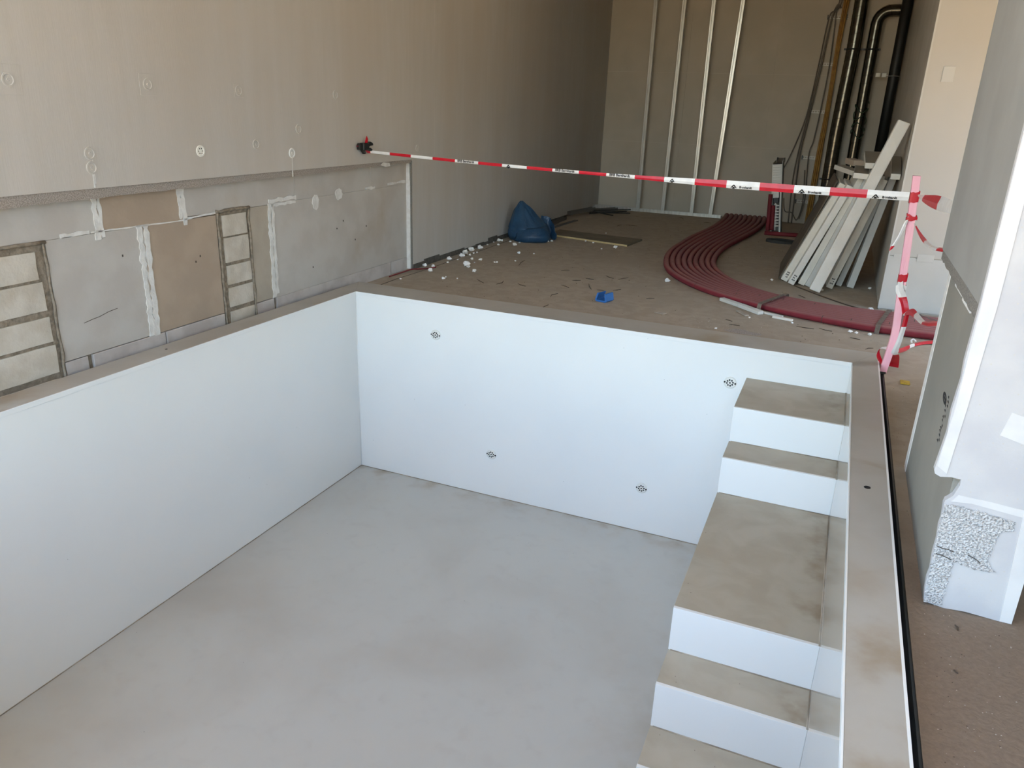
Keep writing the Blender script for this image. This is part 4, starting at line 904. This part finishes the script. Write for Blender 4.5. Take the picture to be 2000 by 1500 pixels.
# foam crumbs
CR=[(-0.176,1.412,0.0186),(-0.092,1.424,0.0185),(-0.021,1.236,0.0217),(-0.145,1.849,0.0215),(-0.129,2.188,0.0283),(-0.101,2.053,0.0239),(-0.17,2.24,0.0165),(-0.165,2.40,0.0294),(-0.16,2.60,0.0256),(-0.061,2.157,0.0121),(-0.075,2.278,0.0102),(-0.077,2.357,0.0082),(0.047,1.98,0.0137),(0.139,1.993,0.0156),(0.147,1.649,0.03),(0.195,1.592,0.0167),(0.092,1.726,0.0152),(0.33,1.446,0.0181),(0.306,1.962,0.0096),(0.328,1.968,0.0096),(0.236,1.008,0.0138),(0.218,1.092,0.007),(-0.072,1.685,0.0114),(-0.062,1.881,0.0078),(-0.17,3.14,0.0203),(-0.154,3.18,0.0136),(-0.076,2.911,0.0131),(0.082,2.999,0.0218),(0.066,3.185,0.0111),(-0.049,3.18,0.0112),(0.321,2.55,0.0157),(0.451,2.146,0.0086),(0.46,2.63,0.0083),(0.30,3.45,0.0161),(0.34,3.50,0.0115),(0.205,3.72,0.0189),(0.145,1.84,0.0077),(0.335,1.09,0.0069),(-0.079,0.805,0.0086),(-0.192,3.04,0.008),(-0.18,2.844,0.0087),(0.7,4.50,0.0099),(1.104,3.51,0.0207),(2.883,2.646,0.0129),(3.461,2.991,0.0135),(3.461,2.78,0.0131),(3.342,2.44,0.0126),(2.02,2.02,0.0218),(2.689,0.58,0.0096),(0.673,3.75,0.0093),(0.78,3.70,0.0092),(2.869,1.05,0.0084),(3.74,2.755,0.0131),(3.182,1.05,0.0083),(3.588,1.00,0.0123),(3.63,0.99,0.0103),(3.72,1.00,0.0124),(3.737,1.83,0.0186),(0.99,3.351,0.0088)]
bases=[]
for s_ in range(5):
    bm=bmesh.new(); bmesh.ops.create_icosphere(bm,subdivisions=2,radius=.95)
    for v in bm.verts:
        q=v.co*1.6+Vector((s_*9.1,0,0)); v.co*=1+.75*noise.noise(q)+.5*noise.noise(q*2.3); v.co.z*=.7
    zmin=min(v.co.z for v in bm.verts)
    for v in bm.verts: v.co.z-=zmin
    me=bpy.data.meshes.new('foam_crumb'); bm.to_mesh(me); bm.free(); me.materials.append(M['crumb']); bases.append(me)
rnd=random.Random(21); CRO=[]; SPO=[]
for i,(x,y,s_) in enumerate(CR):
    o=bpy.data.objects.new('foam_crumb',bases[i%5]); col.objects.link(o); o.location=(x,y,F); o.scale=(s_*1.1,)*3; o.rotation_euler=(0,0,rnd.uniform(0,6))
    CRO.append((o,x,y,s_))
ORD=['first','second','third','fourth','fifth','sixth','seventh','eighth','ninth','tenth','eleventh','twelfth','thirteenth','fourteenth','fifteenth','sixteenth','seventeenth','eighteenth','nineteenth','twentieth']
def rank(items,what,cat,group):
    """items: (object, x, y); told apart by their order from left to right as one looks into the room"""
    items=sorted(items,key=lambda q:(q[1]-3.39)/(q[2]+4.97))
    for i,q in enumerate(items):
        tag(q[0],('only ' if len(items)==1 else ORD[i]+' from the left of the ')+what,cat,group)
big=[q for q in CRO if q[3]>=.0185 and q[1]<1.3 and q[2]<2.9]; small=[q for q in CRO if q[3]<.0185 and q[1]<1.3 and q[2]<2.9]
rank(big,'large foam crumbs along the left wall','crumb','foam crumbs along the left wall')
rank([q for q in small if q[1]<=0.0],'small foam crumbs at the wall foot','crumb','foam crumbs along the left wall')
rank([q for q in small if q[1]>0.0],'small foam crumbs out on the floor','crumb','foam crumbs along the left wall')
rank([q for q in CRO if q[1]<.32 and q[2]>=2.9],'foam crumbs around the blue sack','crumb','foam crumbs around the sack')
rank([q for q in CRO if .32<=q[1]<1.3 and q[2]>=2.9],'foam crumbs around the plywood offcut','crumb','foam crumbs around the sack')
rank([q for q in CRO if q[1]>=1.3 and q[2]>=1.7],'foam crumbs between red pipes and boards','crumb','foam crumbs around the red pipes')
rank([q for q in CRO if q[1]>=1.3 and q[2]<1.7],'foam crumbs between red pipes and rim','crumb','foam crumbs around the red pipes')
ST=[(0.489,1.168,0.614,1.05),(0.725,1.064,0.723,1.228),(0.874,1.2,0.975,1.133),(1.012,1.946,1.073,2.01),(1.302,0.867,1.313,1.018),(1.371,0.478,1.382,0.613),(1.697,1.869,1.697,1.893),(1.60,1.85,1.66,1.99),(2.014,1.238,2.072,1.286),(1.685,1.387,1.734,1.47),(1.558,1.336,1.632,1.331),(1.226,1.352,1.322,1.283),(0.567,1.954,0.515,2.244),(1.246,1.594,1.31,1.636),(1.453,1.959,1.552,1.876),(1.325,1.743,1.408,1.725),(2.712,0.89,2.767,0.854),(2.757,0.765,2.835,0.762),(3.158,2.107,3.222,2.014),(3.218,0.97,3.342,0.96),(3.376,1.0,3.466,0.96),(3.59,0.848,3.657,0.829),(3.689,0.582,3.738,0.637),(3.923,-2.58,3.928,-2.608),(3.897,-2.817,3.906,-2.829),(0.712,5.397,0.874,5.405),(0.638,5.225,0.665,5.361),(1.165,6.704,1.266,6.579),(1.60,6.392,1.692,6.401),(1.421,1.531,1.51,1.326)]
for i,(a,c,d,e) in enumerate(ST):
    if abs(d-a)+abs(e-c)<.02: continue
    ln=math.hypot(d-a,e-c); q=rnd.uniform(-.15,.15)*ln
    b=MB(); nx,ny=-(e-c)/ln,(d-a)/ln; b.tube([(a,c,F+.0035),((a+d)/2+nx*q,(c+e)/2+ny*q,F+.005),(d,e,F+.0035)],[.0016,.003,.002],5); o=b.build('wood_splinter',M['splinter'],loc=((a+d)/2,(c+e)/2,F)); SPO.append((o,(a+d)/2,(c+e)/2))
G2='splinters on the floor'
rank([q for q in SPO if q[2]>3],'dark splinters before the metal track','splinter',G2)
rank([q for q in SPO if q[2]<0],'dark splinters at the pillar foot','splinter',G2)
mid=[q for q in SPO if 0<=q[2]<=3]
rank([q for q in mid if q[1]<1.15],'dark splinters near the foam crumbs','splinter',G2)
rank([q for q in mid if 1.15<=q[1]<2.2],'dark splinters around the blue profile','splinter',G2)
rank([q for q in mid if q[1]>=2.2 and q[2]>1.5],'dark splinters under the leaning boards','splinter',G2)
rank([q for q in mid if q[1]>=2.2 and q[2]<=1.5],'dark splinters between red pipes and rim','splinter',G2)
# grit: countless specks on the floor
b=MB(); rnd=random.Random(33)
def grit(n,x0,x1,y0,y1,s0,s1,mi):
    for _ in range(n):
        x,y=rnd.uniform(x0,x1),rnd.uniform(y0,y1); s_=rnd.uniform(s0,s1); a=rnd.uniform(0,6)
        P=[(x+s_*math.cos(a+k*2.09),y+s_*math.sin(a+k*2.09)*rnd.uniform(.4,1),F) for k in range(3)]; b.add(P+[(x,y,F+s_*.9)],[(0,1,3),(1,2,3),(2,0,3)],mi)
grit(160,0.0,2.0,.4,4.0,.002,.005,1); grit(120,2.2,4.0,.4,1.0,.002,.006,1); grit(160,2.3,3.7,2.0,4.0,.002,.005,1)
grit(260,0.2,3.7,.4,6.5,.003,.007,0); grit(420,3.82,4.4,-3.4,-.2,.0012,.003,1); grit(500,3.82,4.6,-3.6,-.1,.001,.003,0)
o=b.build('floor_grit',[M['splinter'],M['chip']]); tag(o,'fine pale and dark grit scattered over the screed','grit',kind='stuff')
# mortar stain patch behind the far rim
b=MB(); vs=[(2.87,.60,F+.004)]; rnd=random.Random(2)
for k in range(16): a=2*math.pi*k/16; r_=rnd.uniform(.7,1.1); vs.append((2.87+.13*r_*math.cos(a),.60+.07*r_*math.sin(a),F+.0008))
b.add(vs,[(0,k+1,(k+1)%16+1) for k in range(16)]); o=b.build('mortar_blot',M['eps_grey'],smooth=True); tag(o,'grey dried mortar blot on the floor behind the far pool rim','blot')
